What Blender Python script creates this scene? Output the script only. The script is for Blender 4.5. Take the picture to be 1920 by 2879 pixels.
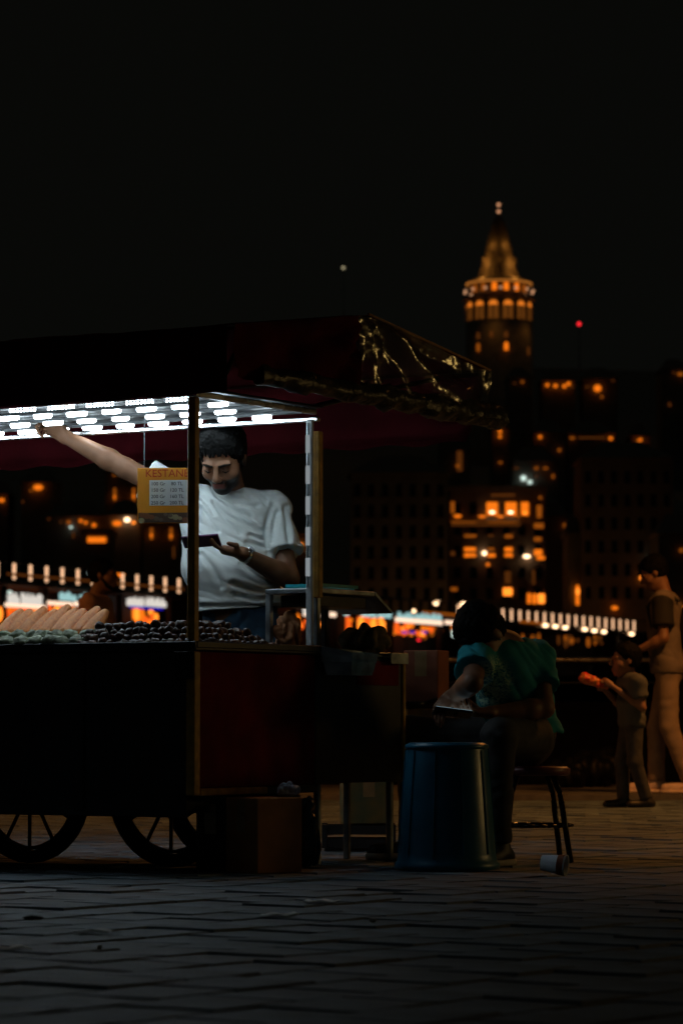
import bpy, bmesh, math, random
import numpy as np
from mathutils import Vector, Matrix, noise

for o in list(bpy.data.objects):
    bpy.data.objects.remove(o, do_unlink=True)
SC = bpy.context.scene
COL = SC.collection
random.seed(7)
RNG = np.random.default_rng(5)

# ------------------------------------------------------------------ camera
PF, PW, PH, HORIZON, CAM_H = 9000.0, 1920.0, 2879.0, 2042.0, 0.53
PITCH = math.atan((HORIZON - PH / 2) / PF)
cam = bpy.data.cameras.new('camera')
cam.sensor_fit = 'HORIZONTAL'
cam.sensor_width = 24.0
cam.lens = 24.0 * PF / PW
cam.clip_start = 0.1
cam.clip_end = 6000
cam.dof.use_dof = True
cam.dof.focus_distance = 12.1
cam.dof.aperture_fstop = 5.6
cam.dof.aperture_blades = 7
camo = bpy.data.objects.new('camera', cam)
COL.objects.link(camo)
camo.location = (0, 0, CAM_H)
camo.rotation_euler = (math.pi / 2 + PITCH, 0, 0)
SC.camera = camo

# ------------------------------------------------------------------ night sky
world = bpy.data.worlds.new('World')
SC.world = world
world.use_nodes = True
wn = world.node_tree
bg = wn.nodes['Background']
sky = wn.nodes.new('ShaderNodeTexSky')
sky.sky_type = 'NISHITA'
sky.sun_disc = False
sky.sun_elevation = math.radians(-6)
sky.sun_rotation = math.radians(200)
wadd = wn.nodes.new('ShaderNodeMixRGB')
wadd.blend_type = 'ADD'
wadd.inputs[0].default_value = 1.0
wmul = wn.nodes.new('ShaderNodeMixRGB')
wmul.blend_type = 'MULTIPLY'
wmul.inputs[0].default_value = 1.0
wmul.inputs[2].default_value = (0.004, 0.004, 0.004, 1)
wn.links.new(sky.outputs[0], wmul.inputs[1])
wn.links.new(wmul.outputs[0], wadd.inputs[1])
wadd.inputs[2].default_value = (0.0024, 0.0025, 0.0020, 1)      # city glow on the night sky
wn.links.new(wadd.outputs[0], bg.inputs['Color'])
bg.inputs['Strength'].default_value = 1.0

SC.view_settings.view_transform = 'Standard'
SC.view_settings.look = 'None'
SC.view_settings.exposure = 0.0
SC.view_settings.gamma = 1.0
SC.view_settings.use_curve_mapping = False
SC.render.engine = 'CYCLES'
SC.cycles.use_denoising = True
SC.cycles.sample_clamp_indirect = 4.0
SC.cycles.max_bounces = 6
SC.cycles.transparent_max_bounces = 12
SC.cycles.caustics_reflective = False
SC.cycles.caustics_refractive = False

LED_COL, LED_STR = (0.76, 0.92, 1.0), 36.0
LAMP_COL = (1.0, 0.36, 0.07)

# ------------------------------------------------------------------ helpers
def U(px, py, Y):
    """photo pixel -> world point on the plane at depth Y"""
    u, v = (px - PW / 2) / PF, (PH / 2 - py) / PF
    c, s = math.cos(PITCH), math.sin(PITCH)
    k = Y / (c - v * s)
    return Vector((u * k, Y, CAM_H + (s + v * c) * k))

def G(px, Y, z=0.0):
    """world point at depth Y and height z that shows in photo column px"""
    p = U(px, HORIZON, Y)
    return Vector((p.x, Y, z))

def thing(name, label, cat, loc=(0, 0, 0), rotz=0.0, group=None):
    o = bpy.data.objects.new(name, None)
    COL.objects.link(o)
    o.empty_display_size = 0.1
    o.location = loc
    o.rotation_euler = (0, 0, rotz)
    tag(o, label, cat, group)
    return o

def tag(o, label=None, cat=None, group=None, kind=None):
    if label: o['label'] = label
    if cat: o['category'] = cat
    if group: o['group'] = group
    if kind: o['kind'] = kind
    return o

def link_mesh(name, me, mat=None, parent=None, loc=None, rot=None, scale=None):
    o = bpy.data.objects.new(name, me)
    COL.objects.link(o)
    if mat is not None and len(me.materials) == 0:
        me.materials.append(mat)
    if parent is not None: o.parent = parent
    if loc is not None: o.location = loc
    if rot is not None: o.rotation_euler = rot
    if scale is not None: o.scale = scale
    return o

def mesh_of(name, verts, faces, smooth=False, mat=None):
    me = bpy.data.meshes.new(name)
    me.from_pydata([tuple(v) for v in verts], [], [tuple(f) for f in faces])
    if smooth:
        me.polygons.foreach_set('use_smooth', [True] * len(me.polygons))
    me.update()
    if mat is not None: me.materials.append(mat)
    return me

class MB:
    """collects simple solids; build() makes ONE mesh object"""
    def __init__(s):
        s.v, s.f = [], []
    def add(s, vs, fs):
        n = len(s.v)
        s.v += [Vector(v) for v in vs]
        s.f += [tuple(i + n for i in f) for f in fs]
        return s
    def box(s, lo, hi, rz=0.0, bev=0.0):
        x0, y0, z0 = lo; x1, y1, z1 = hi
        if bev <= 0:
            vs = [(x0,y0,z0),(x1,y0,z0),(x1,y1,z0),(x0,y1,z0),(x0,y0,z1),(x1,y0,z1),(x1,y1,z1),(x0,y1,z1)]
            fs = [(0,3,2,1),(4,5,6,7),(0,1,5,4),(1,2,6,5),(2,3,7,6),(3,0,4,7)]
        else:
            b = min(bev, (x1-x0)*.45, (y1-y0)*.45, (z1-z0)*.45)
            bm = bmesh.new()
            bmesh.ops.create_cube(bm, size=1)
            for v in bm.verts:
                v.co = ((x0+x1)/2+v.co.x*(x1-x0), (y0+y1)/2+v.co.y*(y1-y0), (z0+z1)/2+v.co.z*(z1-z0))
            bmesh.ops.bevel(bm, geom=bm.edges[:], offset=b, segments=1, affect='EDGES')
            bm.verts.index_update()
            vs = [v.co.copy() for v in bm.verts]; fs = [tuple(v.index for v in f.verts) for f in bm.faces]
            bm.free()
        if rz:
            c = Vector(((x0+x1)/2, (y0+y1)/2, 0)); M = Matrix.Rotation(rz, 3, 'Z')
            vs = [M @ (Vector(v) - c) + c for v in vs]
        return s.add(vs, fs)
    def tube(s, a, b, r, r2=None, n=10, caps=True):
        a, b = Vector(a), Vector(b); r2 = r if r2 is None else r2
        d = (b - a).normalized()
        q = d.orthogonal().normalized(); w = d.cross(q)
        vs, fs = [], []
        for p, rr in ((a, r), (b, r2)):
            for i in range(n):
                t = 2 * math.pi * i / n
                vs.append(p + (q * math.cos(t) + w * math.sin(t)) * rr)
        for i in range(n):
            j = (i + 1) % n
            fs.append((i, j, n + j, n + i))
        if caps:
            fs.append(tuple(range(n - 1, -1, -1))); fs.append(tuple(range(n, 2 * n)))
        return s.add(vs, fs)
    def path(s, pts, r, n=8):
        for a, b in zip(pts[:-1], pts[1:]):
            s.tube(a, b, r, n=n)
        return s
    def lathe(s, prof, n=24, c=(0, 0, 0), a0=0.0, a1=2*math.pi, close=True):
        vs, fs = [], []
        full = abs(a1 - a0 - 2 * math.pi) < 1e-6
        m = n if full else n + 1
        for (r, z) in prof:
            for i in range(m):
                t = a0 + (a1 - a0) * i / n
                vs.append((c[0] + r * math.cos(t), c[1] + r * math.sin(t), c[2] + z))
        for k in range(len(prof) - 1):
            for i in range(n):
                j = (i + 1) % m
                fs.append((k*m+i, k*m+j, (k+1)*m+j, (k+1)*m+i))
        if close and full:
            fs.append(tuple(range(m - 1, -1, -1)))
            q = (len(prof) - 1) * m
            fs.append(tuple(range(q, q + m)))
        return s.add(vs, fs)
    def prism(s, poly, thick, O=(0,0,0), ax=(1,0,0), ay=(0,0,1)):
        """extrude 2-D outline: plane axes ax, ay; thickness along ax x ay"""
        O, ax, ay = Vector(O), Vector(ax), Vector(ay); nz = ax.cross(ay)
        n = len(poly)
        vs = [O + ax*p[0] + ay*p[1] for p in poly] + [O + ax*p[0] + ay*p[1] + nz*thick for p in poly]
        fs = [tuple(range(n-1, -1, -1)), tuple(range(n, 2*n))]
        fs += [(i, (i+1) % n, n + (i+1) % n, n + i) for i in range(n)]
        return s.add(vs, fs)
    def ball(s, c, r, seg=10, ring=7, sq=(1,1,1)):
        prof = [(max(1e-4, r*math.sin(math.pi*i/ring)), -r*math.cos(math.pi*i/ring)) for i in range(ring+1)]
        m = MB().lathe(prof, seg)
        return s.add([Vector((v.x*sq[0]+c[0], v.y*sq[1]+c[1], v.z*sq[2]+c[2])) for v in m.v], m.f)
    def mesh(s, name, mat=None, smooth=False):
        return mesh_of(name, s.v, s.f, smooth, mat)
    def build(s, name, mat, parent=None, smooth=False, **k):
        return link_mesh(name, s.mesh(name, None, smooth), mat, parent, **k)

# ------------------------------------------------------------------ materials
MATS = {}
def pm(name, col, rough=0.6, metal=0.0, var=0.2, vs=12.0, bump=0.15, bs=60.0, spec=0.5, col2=None, coat=0.0,
       sss=0.0, trans=0.0, bdist=0.004, sheen=0.0):
    if name in MATS: return MATS[name]
    m = bpy.data.materials.new(name); m.use_nodes = True
    nt = m.node_tree; b = nt.nodes['Principled BSDF']
    tc = nt.nodes.new('ShaderNodeTexCoord')
    n1 = nt.nodes.new('ShaderNodeTexNoise'); n1.inputs['Scale'].default_value = vs; n1.inputs['Detail'].default_value = 6
    nt.links.new(tc.outputs['Object'], n1.inputs['Vector'])
    cr = nt.nodes.new('ShaderNodeValToRGB')
    c2 = col2 or tuple(c * (1 - var) for c in col)
    c1 = col if col2 else tuple(min(1, c * (1 + var)) for c in col)
    cr.color_ramp.elements[0].position = 0.35; cr.color_ramp.elements[1].position = 0.68
    cr.color_ramp.elements[0].color = (*c2, 1); cr.color_ramp.elements[1].color = (*c1, 1)
    nt.links.new(n1.outputs['Fac'], cr.inputs[0])
    nt.links.new(cr.outputs[0], b.inputs['Base Color'])
    b.inputs['Roughness'].default_value = rough
    mr = nt.nodes.new('ShaderNodeMapRange')
    mr.inputs['To Min'].default_value = max(0.03, rough - 0.12); mr.inputs['To Max'].default_value = min(1, rough + 0.12)
    nt.links.new(n1.outputs['Fac'], mr.inputs['Value']); nt.links.new(mr.outputs[0], b.inputs['Roughness'])
    b.inputs['Metallic'].default_value = metal
    b.inputs['Specular IOR Level'].default_value = spec
    b.inputs['Coat Weight'].default_value = coat
    b.inputs['Sheen Weight'].default_value = sheen
    if sss:
        b.inputs['Subsurface Weight'].default_value = sss
        b.inputs['Subsurface Radius'].default_value = (0.012, 0.005, 0.003)
        b.inputs['Subsurface Scale'].default_value = 1.0
    b.inputs['Transmission Weight'].default_value = trans
    if bump:
        n2 = nt.nodes.new('ShaderNodeTexNoise'); n2.inputs['Scale'].default_value = bs; n2.inputs['Detail'].default_value = 5
        nt.links.new(tc.outputs['Object'], n2.inputs['Vector'])
        bp = nt.nodes.new('ShaderNodeBump'); bp.inputs['Strength'].default_value = bump; bp.inputs['Distance'].default_value = bdist
        nt.links.new(n2.outputs['Fac'], bp.inputs['Height']); nt.links.new(bp.outputs[0], b.inputs['Normal'])
    MATS[name] = m
    return m

def em(name, col, strength, far=True):
    if name in MATS: return MATS[name]
    m = bpy.data.materials.new(name); m.use_nodes = True
    nt = m.node_tree
    nt.nodes.remove(nt.nodes['Principled BSDF'])
    e = nt.nodes.new('ShaderNodeEmission')
    e.inputs[0].default_value = (*col, 1); e.inputs[1].default_value = strength
    nt.links.new(e.outputs[0], nt.nodes['Material Output'].inputs[0])
    if far:
        try: m.cycles.emission_sampling = 'NONE'
        except Exception: pass
    MATS[name] = m
    return m

# ------------------------------------------------------------------ implicit surfaces (bodies, cloth, sacks)
def A3(v): return np.array((v[0], v[1], v[2]), np.float32)

class SDF:
    def __init__(s, lo, hi, h):
        s.lo = A3(lo); s.h = np.float32(h)
        s.n = np.ceil((A3(hi) - s.lo) / h).astype(int) + 1
        s.f = np.full(s.n, 1.0, np.float32)
        s.ax = [s.lo[i] + np.arange(s.n[i], dtype=np.float32) * s.h for i in range(3)]
    def _do(s, fn, lo, hi, k, op):
        pad = k + 2.5 * s.h
        i0 = np.clip(np.floor((lo - pad - s.lo) / s.h).astype(int), 0, s.n)
        i1 = np.clip(np.ceil((hi + pad - s.lo) / s.h).astype(int) + 1, 0, s.n)
        if np.any(i1 <= i0): return s
        sl = tuple(slice(a, b) for a, b in zip(i0, i1))
        P = np.meshgrid(*[s.ax[i][sl[i]] for i in range(3)], indexing='ij')
        d = fn(P); g = s.f[sl]; k = max(k, 1e-5)
        hh = np.maximum(k - np.abs(g - (d if op == 'u' else -d)), 0)
        if op == 'u': s.f[sl] = np.minimum(g, d) - hh * hh / (4 * k)
        else: s.f[sl] = np.maximum(g, -d) + hh * hh / (4 * k)
        return s
    def cap(s, a, b, ra, rb=None, k=0.02, flat=None, op='u', cut=False):
        a, b = A3(a), A3(b); rb = ra if rb is None else rb
        ba = b - a; L2 = float(ba @ ba) + 1e-9; L = math.sqrt(L2)
        q = 1.0
        if flat is not None:
            fn_, q = A3(flat[0]), flat[1]; fn_ = fn_ / np.linalg.norm(fn_)
        def f(P):
            x, y, z = P[0] - a[0], P[1] - a[1], P[2] - a[2]
            t0 = (x * ba[0] + y * ba[1] + z * ba[2]) / L2
            t = np.clip(t0, 0, 1) if not cut else t0
            x, y, z = x - t * ba[0], y - t * ba[1], z - t * ba[2]
            if flat is not None:
                w = (x * fn_[0] + y * fn_[1] + z * fn_[2]) * (q - 1)
                x, y, z = x + fn_[0] * w, y + fn_[1] * w, z + fn_[2] * w
            d = np.sqrt(x * x + y * y + z * z) - (ra + (rb - ra) * np.clip(t0, -0.1, 1.1))
            if cut: d = np.maximum(d, np.maximum(-t0, t0 - 1) * L)
            return d
        R = max(ra, rb) / min(q, 1.0) * 1.12
        return s._do(f, np.minimum(a, b) - R, np.maximum(a, b) + R, k, op)
    def ell(s, c, r, R=None, k=0.02, op='u'):
        c, r = A3(c), A3(r)
        M = np.eye(3, dtype=np.float32) if R is None else np.array(R, np.float32)   # columns = local axes
        def f(P):
            x, y, z = P[0] - c[0], P[1] - c[1], P[2] - c[2]
            l = [(x * M[0, i] + y * M[1, i] + z * M[2, i]) for i in range(3)]
            k0 = np.sqrt(sum((l[i] / r[i]) ** 2 for i in range(3)))
            k1 = np.sqrt(sum((l[i] / r[i] ** 2) ** 2 for i in range(3))) + 1e-6
            return k0 * (k0 - 1) / k1
        R_ = float(r.max())
        return s._do(f, c - R_, c + R_, k, op)
    def half(s, p, n, k=0.004, lo=None, hi=None):
        """cut away everything on the side n points to"""
        p, n = A3(p), A3(n); n = n / np.linalg.norm(n)
        def f(P): return -((P[0]-p[0])*n[0] + (P[1]-p[1])*n[1] + (P[2]-p[2])*n[2])
        L = s.lo if lo is None else A3(lo)
        H = s.lo + s.n * s.h if hi is None else A3(hi)
        return s._do(f, L, H, k, 's')
    def mesh(s):
        f = s.f; sg = f < 0
        cnt = np.zeros(np.array(sg.shape) - 1, np.int8)
        for a in (0, 1):
            for b in (0, 1):
                for c in (0, 1):
                    cnt += sg[a:sg.shape[0]-1+a, b:sg.shape[1]-1+b, c:sg.shape[2]-1+c]
        act = (cnt > 0) & (cnt < 8)
        idx = np.argwhere(act)
        vid = np.full(act.shape, -1, np.int64); vid[act] = np.arange(len(idx))
        acc = np.zeros((len(idx), 3)); num = np.zeros(len(idx))
        C = [(a, b, c) for a in (0, 1) for b in (0, 1) for c in (0, 1)]
        for c0 in C:
            for ax in range(3):
                if c0[ax]: continue
                c1 = list(c0); c1[ax] = 1
                f0 = f[idx[:,0]+c0[0], idx[:,1]+c0[1], idx[:,2]+c0[2]]
                f1 = f[idx[:,0]+c1[0], idx[:,1]+c1[1], idx[:,2]+c1[2]]
                m = (f0 < 0) != (f1 < 0)
                t = np.where(m, f0 / np.where(f0 == f1, 1, f0 - f1), 0)
                p = np.tile(np.array(c0, float), (len(idx), 1)); p[:, ax] += t
                acc[m] += p[m]; num += m
        v = (acc / np.maximum(num, 1)[:, None] + idx) * s.h + s.lo
        faces = []
        for ax in range(3):
            o1, o2 = (ax + 1) % 3, (ax + 2) % 3
            a = [slice(None)] * 3; b = [slice(None)] * 3
            a[ax] = slice(0, -1); b[ax] = slice(1, None)
            cr = np.argwhere(sg[tuple(a)] != sg[tuple(b)])
            cr = cr[(cr[:, o1] > 0) & (cr[:, o2] > 0) & (cr[:, o1] < s.n[o1]-1) & (cr[:, o2] < s.n[o2]-1)]
            e1 = np.zeros(3, int); e1[o1] = 1; e2 = np.zeros(3, int); e2[o2] = 1
            q = [vid[tuple((cr - e1 - e2).T)], vid[tuple((cr - e2).T)], vid[tuple(cr.T)], vid[tuple((cr - e1).T)]]
            q = np.stack(q, 1)
            ins = sg[tuple(cr.T)]
            q[~ins] = q[~ins][:, ::-1]
            faces.append(q)
        fc = np.concatenate(faces)
        fc = fc[(fc >= 0).all(1)]
        return v, fc

def vnormals(v, f):
    n = np.zeros_like(v)
    a, b, c, d = v[f[:, 0]], v[f[:, 1]], v[f[:, 2]], v[f[:, 3]]
    fn = np.cross(c - a, d - b)
    for i in range(4): np.add.at(n, f[:, i], fn)
    return n / (np.linalg.norm(n, axis=1)[:, None] + 1e-12)

def relax(v, f, it=2, lam=0.5):
    for _ in range(it):
        acc = np.zeros_like(v); num = np.zeros(len(v))
        for i in range(4):
            for j in (1, 3):
                np.add.at(acc, f[:, i], v[f[:, (i + j) % 4]]); np.add.at(num, f[:, i], 1)
        v = v + lam * (acc / np.maximum(num, 1)[:, None] - v)
    return v

def sdf_obj(sdf, name, mat, parent, it=2, disp=None):
    v, f = sdf.mesh()
    v = relax(v, f, it)
    if disp is not None:
        n = vnormals(v, f)
        amt = np.array([disp(Vector(p), Vector(q)) for p, q in zip(v, n)])
        v = v + n * amt[:, None]
    base = A3(parent.location) if parent is not None else np.zeros(3)
    if parent is not None and parent.rotation_euler.z:
        c, s_ = math.cos(-parent.rotation_euler.z), math.sin(-parent.rotation_euler.z)
        w = v - base
        v = np.stack([w[:,0]*c - w[:,1]*s_, w[:,0]*s_ + w[:,1]*c, w[:,2]], 1)
    else:
        v = v - base
    me = bpy.data.meshes.new(name)
    me.vertices.add(len(v)); me.vertices.foreach_set('co', v.astype(np.float32).ravel())
    me.loops.add(len(f) * 4); me.loops.foreach_set('vertex_index', f.astype(np.int32).ravel())
    me.polygons.add(len(f)); me.polygons.foreach_set('loop_start', np.arange(len(f), dtype=np.int32) * 4)
    me.polygons.foreach_set('use_smooth', np.ones(len(f), bool))
    me.update(calc_edges=True)
    me.validate()
    return link_mesh(name, me, mat, parent)

def nz(p, s=1.0):
    return noise.noise(Vector(p) * s)

def text_mesh(txt, size, name='text'):
    cu = bpy.data.curves.new(name, 'FONT')
    cu.body = txt; cu.size = size; cu.align_x = 'LEFT'; cu.resolution_u = 3
    cu.extrude = 0.0006
    o = bpy.data.objects.new(name, cu); COL.objects.link(o)
    dg = bpy.context.evaluated_depsgraph_get()
    me = bpy.data.meshes.new_from_object(o.evaluated_get(dg))
    bpy.data.objects.remove(o, do_unlink=True); bpy.data.curves.remove(cu)
    return me

# ================================================================== THE SETTING
M_mortar = pm('mortar', (0.035, 0.037, 0.04), 0.9, bump=0.4, bs=90)
M_paver = pm('paver', (0.110, 0.155, 0.195), 0.68, var=0.5, vs=3.0, bump=0.7, bs=55, bdist=0.004)
M_kerb = pm('kerb_stone', (0.13, 0.125, 0.12), 0.7, bump=0.4, bs=40)
M_water = pm('water', (0.004, 0.006, 0.008), 0.12, bump=0.9, bs=0.5, bdist=0.5, var=0.1)
M_hill = pm('hill_earth', (0.42, 0.41, 0.36), 0.95, bs=0.2)
M_steel_dark = pm('dark_painted_steel', (0.02, 0.02, 0.021), 0.35, 0.3, bump=0.1)
M_rail = pm('rail_metal', (0.45, 0.40, 0.35), 0.30, 1.0, bump=0.1, var=0.3)
M_wallstone = pm('quay_stone', (0.006, 0.006, 0.006), 0.95, spec=0.03, bump=0.5, bs=25)

ground = MB().box((-45, -8, -0.35), (45, 23.15, -0.0065)).build('ground', M_mortar)
tag(ground, kind='structure')
quay = MB().box((-45, 23.16, -1.8), (45, 27.6, 0.035)).build('quay_edge', M_kerb)
tag(quay, kind='structure')

# paving blocks: rows follow the cart's side, running bond
RW, RL, GAP, THK = 0.24, 0.26, 0.006, 0.05
CX, SX = math.cos(math.radians(-36)), math.sin(math.radians(-36))
def pav_world(x, y): return (x * CX - y * SX - 0.53, x * SX + y * CX + 11.54)
def paver_verts(seed):
    r = random.Random(seed)
    w, l = (RW - GAP) / 2, (RL - GAP) / 2
    c = 0.005
    t = [r.uniform(-0.0022, 0.0022) for _ in range(4)]
    j = [r.uniform(-0.004, 0.004) for _ in range(8)]
    v = [(-w+j[0], -l+j[1], -THK), (w+j[2], -l+j[3], -THK), (w+j[4], l+j[5], -THK), (-w+j[6], l+j[7], -THK),
         (-w+j[0], -l+j[1], -0.009), (w+j[2], -l+j[3], -0.009), (w+j[4], l+j[5], -0.009), (-w+j[6], l+j[7], -0.009),
         (-w+c+j[0], -l+c+j[1], t[0]), (w-c+j[2], -l+c+j[3], t[1]), (w-c+j[4], l-c+j[5], t[2]), (-w+c+j[6], l-c+j[7], t[3])]
    f = [(0,1,5,4),(1,2,6,5),(2,3,7,6),(3,0,4,7),(4,5,9,8),(5,6,10,9),(6,7,11,10),(7,4,8,11),(8,9,10,11)]
    return v, f
PV = [paver_verts(i) for i in range(9)]
PM = [mesh_of('paver', v, f, False, M_paver) for v, f in PV]
cells = []
for i in range(-100, 101):
    for j in range(-100, 101):
        x = i * RW; y = j * RL + (RL / 2 if i % 2 else 0)
        wx, wy = pav_world(x, y)
        if not (4.6 < wy < 22.95 and abs(wx) < 1.9 + wy * 0.22): continue
        inview = abs(wx) < wy * 0.112 + 0.1 and wy > 6.1
        cells.append((0 if inview else 1, wy, wx, random.randrange(9), random.uniform(-0.004, 0.003), random.uniform(-0.012, 0.012)))
cells.sort()
sv, sf = [], []
for n, (fl, wy, wx, k, dz, dr) in enumerate(cells):
    rz = math.radians(-36) + dr
    if n < 300 and fl == 0:
        link_mesh('paver', PM[k], None, ground, (wx, wy, dz), (0, 0, rz))
    else:
        c, s = math.cos(rz), math.sin(rz); b = len(sv)
        sv += [(x * c - y * s + wx, x * s + y * c + wy, z + dz) for x, y, z in PV[k][0]]
        sf += [tuple(q + b for q in f) for f in PV[k][1]]
pst = link_mesh('paving', mesh_of('paving', sv, sf), M_paver, ground)
tag(pst, kind='stuff')

water = MB().add([(-900, 27.6, -1.5), (900, 27.6, -1.5), (900, 430, -1.5), (-900, 430, -1.5)], [(0, 1, 2, 3)]).build('water', M_water)
tag(water, kind='structure')

def terrain(Y):
    return -2.0 if Y < 405 else min(62.0, -2 + (Y - 405) * 0.18) + (0 if Y < 760 else min(50.0, (Y - 760) * 0.21))
hv, hf = [], []
ys = [405, 440, 480, 520, 560, 600, 640, 680, 720, 760, 840, 920, 1000, 1400, 3000]
xs = [-1500, -700, -350, -200, -120, -60, 0, 60, 120, 200, 350, 700, 1500]
for Y in ys:
    for X in xs:
        hv.append((X, Y, terrain(Y) + (nz((X * .01, Y * .01, 3)) * 4 if Y > 410 else -2)))
for i in range(len(ys) - 1):
    for j in range(len(xs) - 1):
        q = i * len(xs) + j
        hf.append((q, q + 1, q + len(xs) + 1, q + len(xs)))
hill = link_mesh('hill', mesh_of('hill', hv, hf, True), M_hill)
tag(hill, kind='structure')

# ---- quay parapet with a metal handrail
rail = thing('quay_railing', 'low dark stone parapet topped by a metal handrail along the water', 'railing', (0, 27.2, 0.035))
MB().box((-9, -0.14, 0), (9, 0.14, 0.70), bev=0.02).build('parapet', M_wallstone, rail)
pmh = MB().tube((0, 0, 0.70), (0, 0, 1.03), 0.022, n=8).mesh('post', M_steel_dark)
for i in range(13):
    link_mesh('post', pmh, None, rail, (-8.7 + i * 1.45, 0, 0))
MB().tube((-9, 0, 1.055), (9, 0, 1.055), 0.030, n=10).build('handrail', M_rail, rail, True)
MB().tube((-9, 0, 0.86), (9, 0, 0.86), 0.014, n=8).build('rail', M_steel_dark, rail, True)

# ================================================================== LIGHT MATERIALS
E_or = em('sodium_glow', (1.0, 0.20, 0.008), 1.0)
E_or2 = em('sodium_glow_bright', (1.0, 0.24, 0.02), 1.9)
E_ord = em('sodium_glow_dim', (1.0, 0.23, 0.015), 0.26)
E_ordd = em('sodium_glow_faint', (1.0, 0.27, 0.04), 0.07)
E_hot = em('hot_lamp_glow', (1.0, 0.62, 0.34), 4.0)
E_post = em('bridge_post_glow', (1.0, 0.56, 0.31), 1.15)
E_white = em('white_sign_glow', (1.0, 0.92, 0.82), 0.72)
E_cyan = em('pale_cyan_sign_glow', (0.55, 0.95, 0.95), 0.6)
E_strip = em('pink_white_tube_glow', (1.0, 0.70, 0.50), 1.3)
E_red = em('red_orange_glow', (1.0, 0.12, 0.01), 1.1)
E_redl = em('red_lamp_glow', (1.0, 0.02, 0.03), 1.6)
E_blue = em('blue_neon_glow', (0.05, 0.02, 1.0), 0.45)
E_pale = em('pale_lamp_glow', (0.75, 0.95, 0.85), 1.0)
E_star = em('yellow_white_lamp_glow', (1.0, 0.85, 0.5), 0.42)
LM = {'o': E_or, 'O': E_or2, 'd': E_ord, 'f': E_ordd, 'h': E_hot, 'w': E_white, 'c': E_cyan, 'r': E_red, 'b': E_blue, 'p': E_pale, 's': E_strip}

# ================================================================== BRIDGE
BX, BY, BDX, BDY = -21.7, 206.0, 0.4066, 0.9135
BANG = math.atan2(BDY, BDX)
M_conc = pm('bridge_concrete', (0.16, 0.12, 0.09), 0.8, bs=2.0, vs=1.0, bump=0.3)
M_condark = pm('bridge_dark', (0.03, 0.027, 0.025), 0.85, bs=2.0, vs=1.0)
bridge = thing('road_bridge', 'long road bridge with a row of glowing railing posts over the water', 'bridge', (BX, BY, 0), BANG)
def bt(px):
    m = (px - 960) / PF
    return (m * BY - BX) / (BDX - m * BDY)
def bz(py, t):
    return U(960, py, BY + BDY * t).z
DZ = 10.0
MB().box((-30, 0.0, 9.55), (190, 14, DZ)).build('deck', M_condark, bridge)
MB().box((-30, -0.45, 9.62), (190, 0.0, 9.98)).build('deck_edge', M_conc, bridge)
MB().box((-30, -0.10, DZ + 1.06), (190, 0.10, DZ + 1.16)).build('handrail', pm('bridge_rail', (0.22, 0.22, 0.2), 0.5, 0.2, bs=3), bridge)
postm = MB().box((-0.085, -0.085, 0), (0.085, 0.085, 1.06), bev=0.03).mesh('railing_post', E_post)
postd = MB().box((-0.14, -0.12, 0), (0.14, 0.12, 1.06), bev=0.05).mesh('railing_post', M_condark)
t0, t1 = bt(895), bt(1280)
for i in range(-3, 64):
    t = 1.2 + i * 2.14
    if t > bt(1795): break
    link_mesh('railing_post', postd if t0 < t < t1 else postm, None, bridge, (t, -0.02, DZ))
for i in range(6):                                                     # piers
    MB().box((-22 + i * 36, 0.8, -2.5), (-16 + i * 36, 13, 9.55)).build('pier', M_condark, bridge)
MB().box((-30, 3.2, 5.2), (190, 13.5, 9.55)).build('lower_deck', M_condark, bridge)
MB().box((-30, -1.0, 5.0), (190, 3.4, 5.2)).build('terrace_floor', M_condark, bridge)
def lit_box(name, parent, px0, px1, y0, y1, mat, dy=-0.1, th=0.12, tf=bt, zf=bz, par_t=0.0, bev=0.06):
    a, b = tf(px0), tf(px1); t = (a + b) / 2
    z1, z0 = zf(y0, t), zf(y1, t)
    return MB().box((a - par_t, dy - th, z0), (b - par_t, dy, z1), bev=bev).build(name, mat, parent)
for (x, y) in ((1512, 1759), (1540, 1762), (1568, 1765), (1623, 1770), (1650, 1774), (1677, 1777), (1755, 1783)):
    a = bt(x); z = bz(y, a)
    MB().ball((a, -0.75, z), 0.5, 10, 6, (0.85, .5, .32)).build('soffit_lamp', E_hot, bridge, True)
for (x0, x1, y0, y1, k) in ((0, 500, 1633, 1640, 'f'), (1172, 1312, 1724, 1731, 'd'), (1446, 1512, 1747, 1754, 'd'), (835, 880, 1672, 1678, 'd')):
    lit_box('edge_glow_strip', bridge, x0, x1, y0, y1, LM[k], dy=-0.46, th=0.05, bev=0.01)  # emissive strips standing in for light falling on the deck ledge

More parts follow.
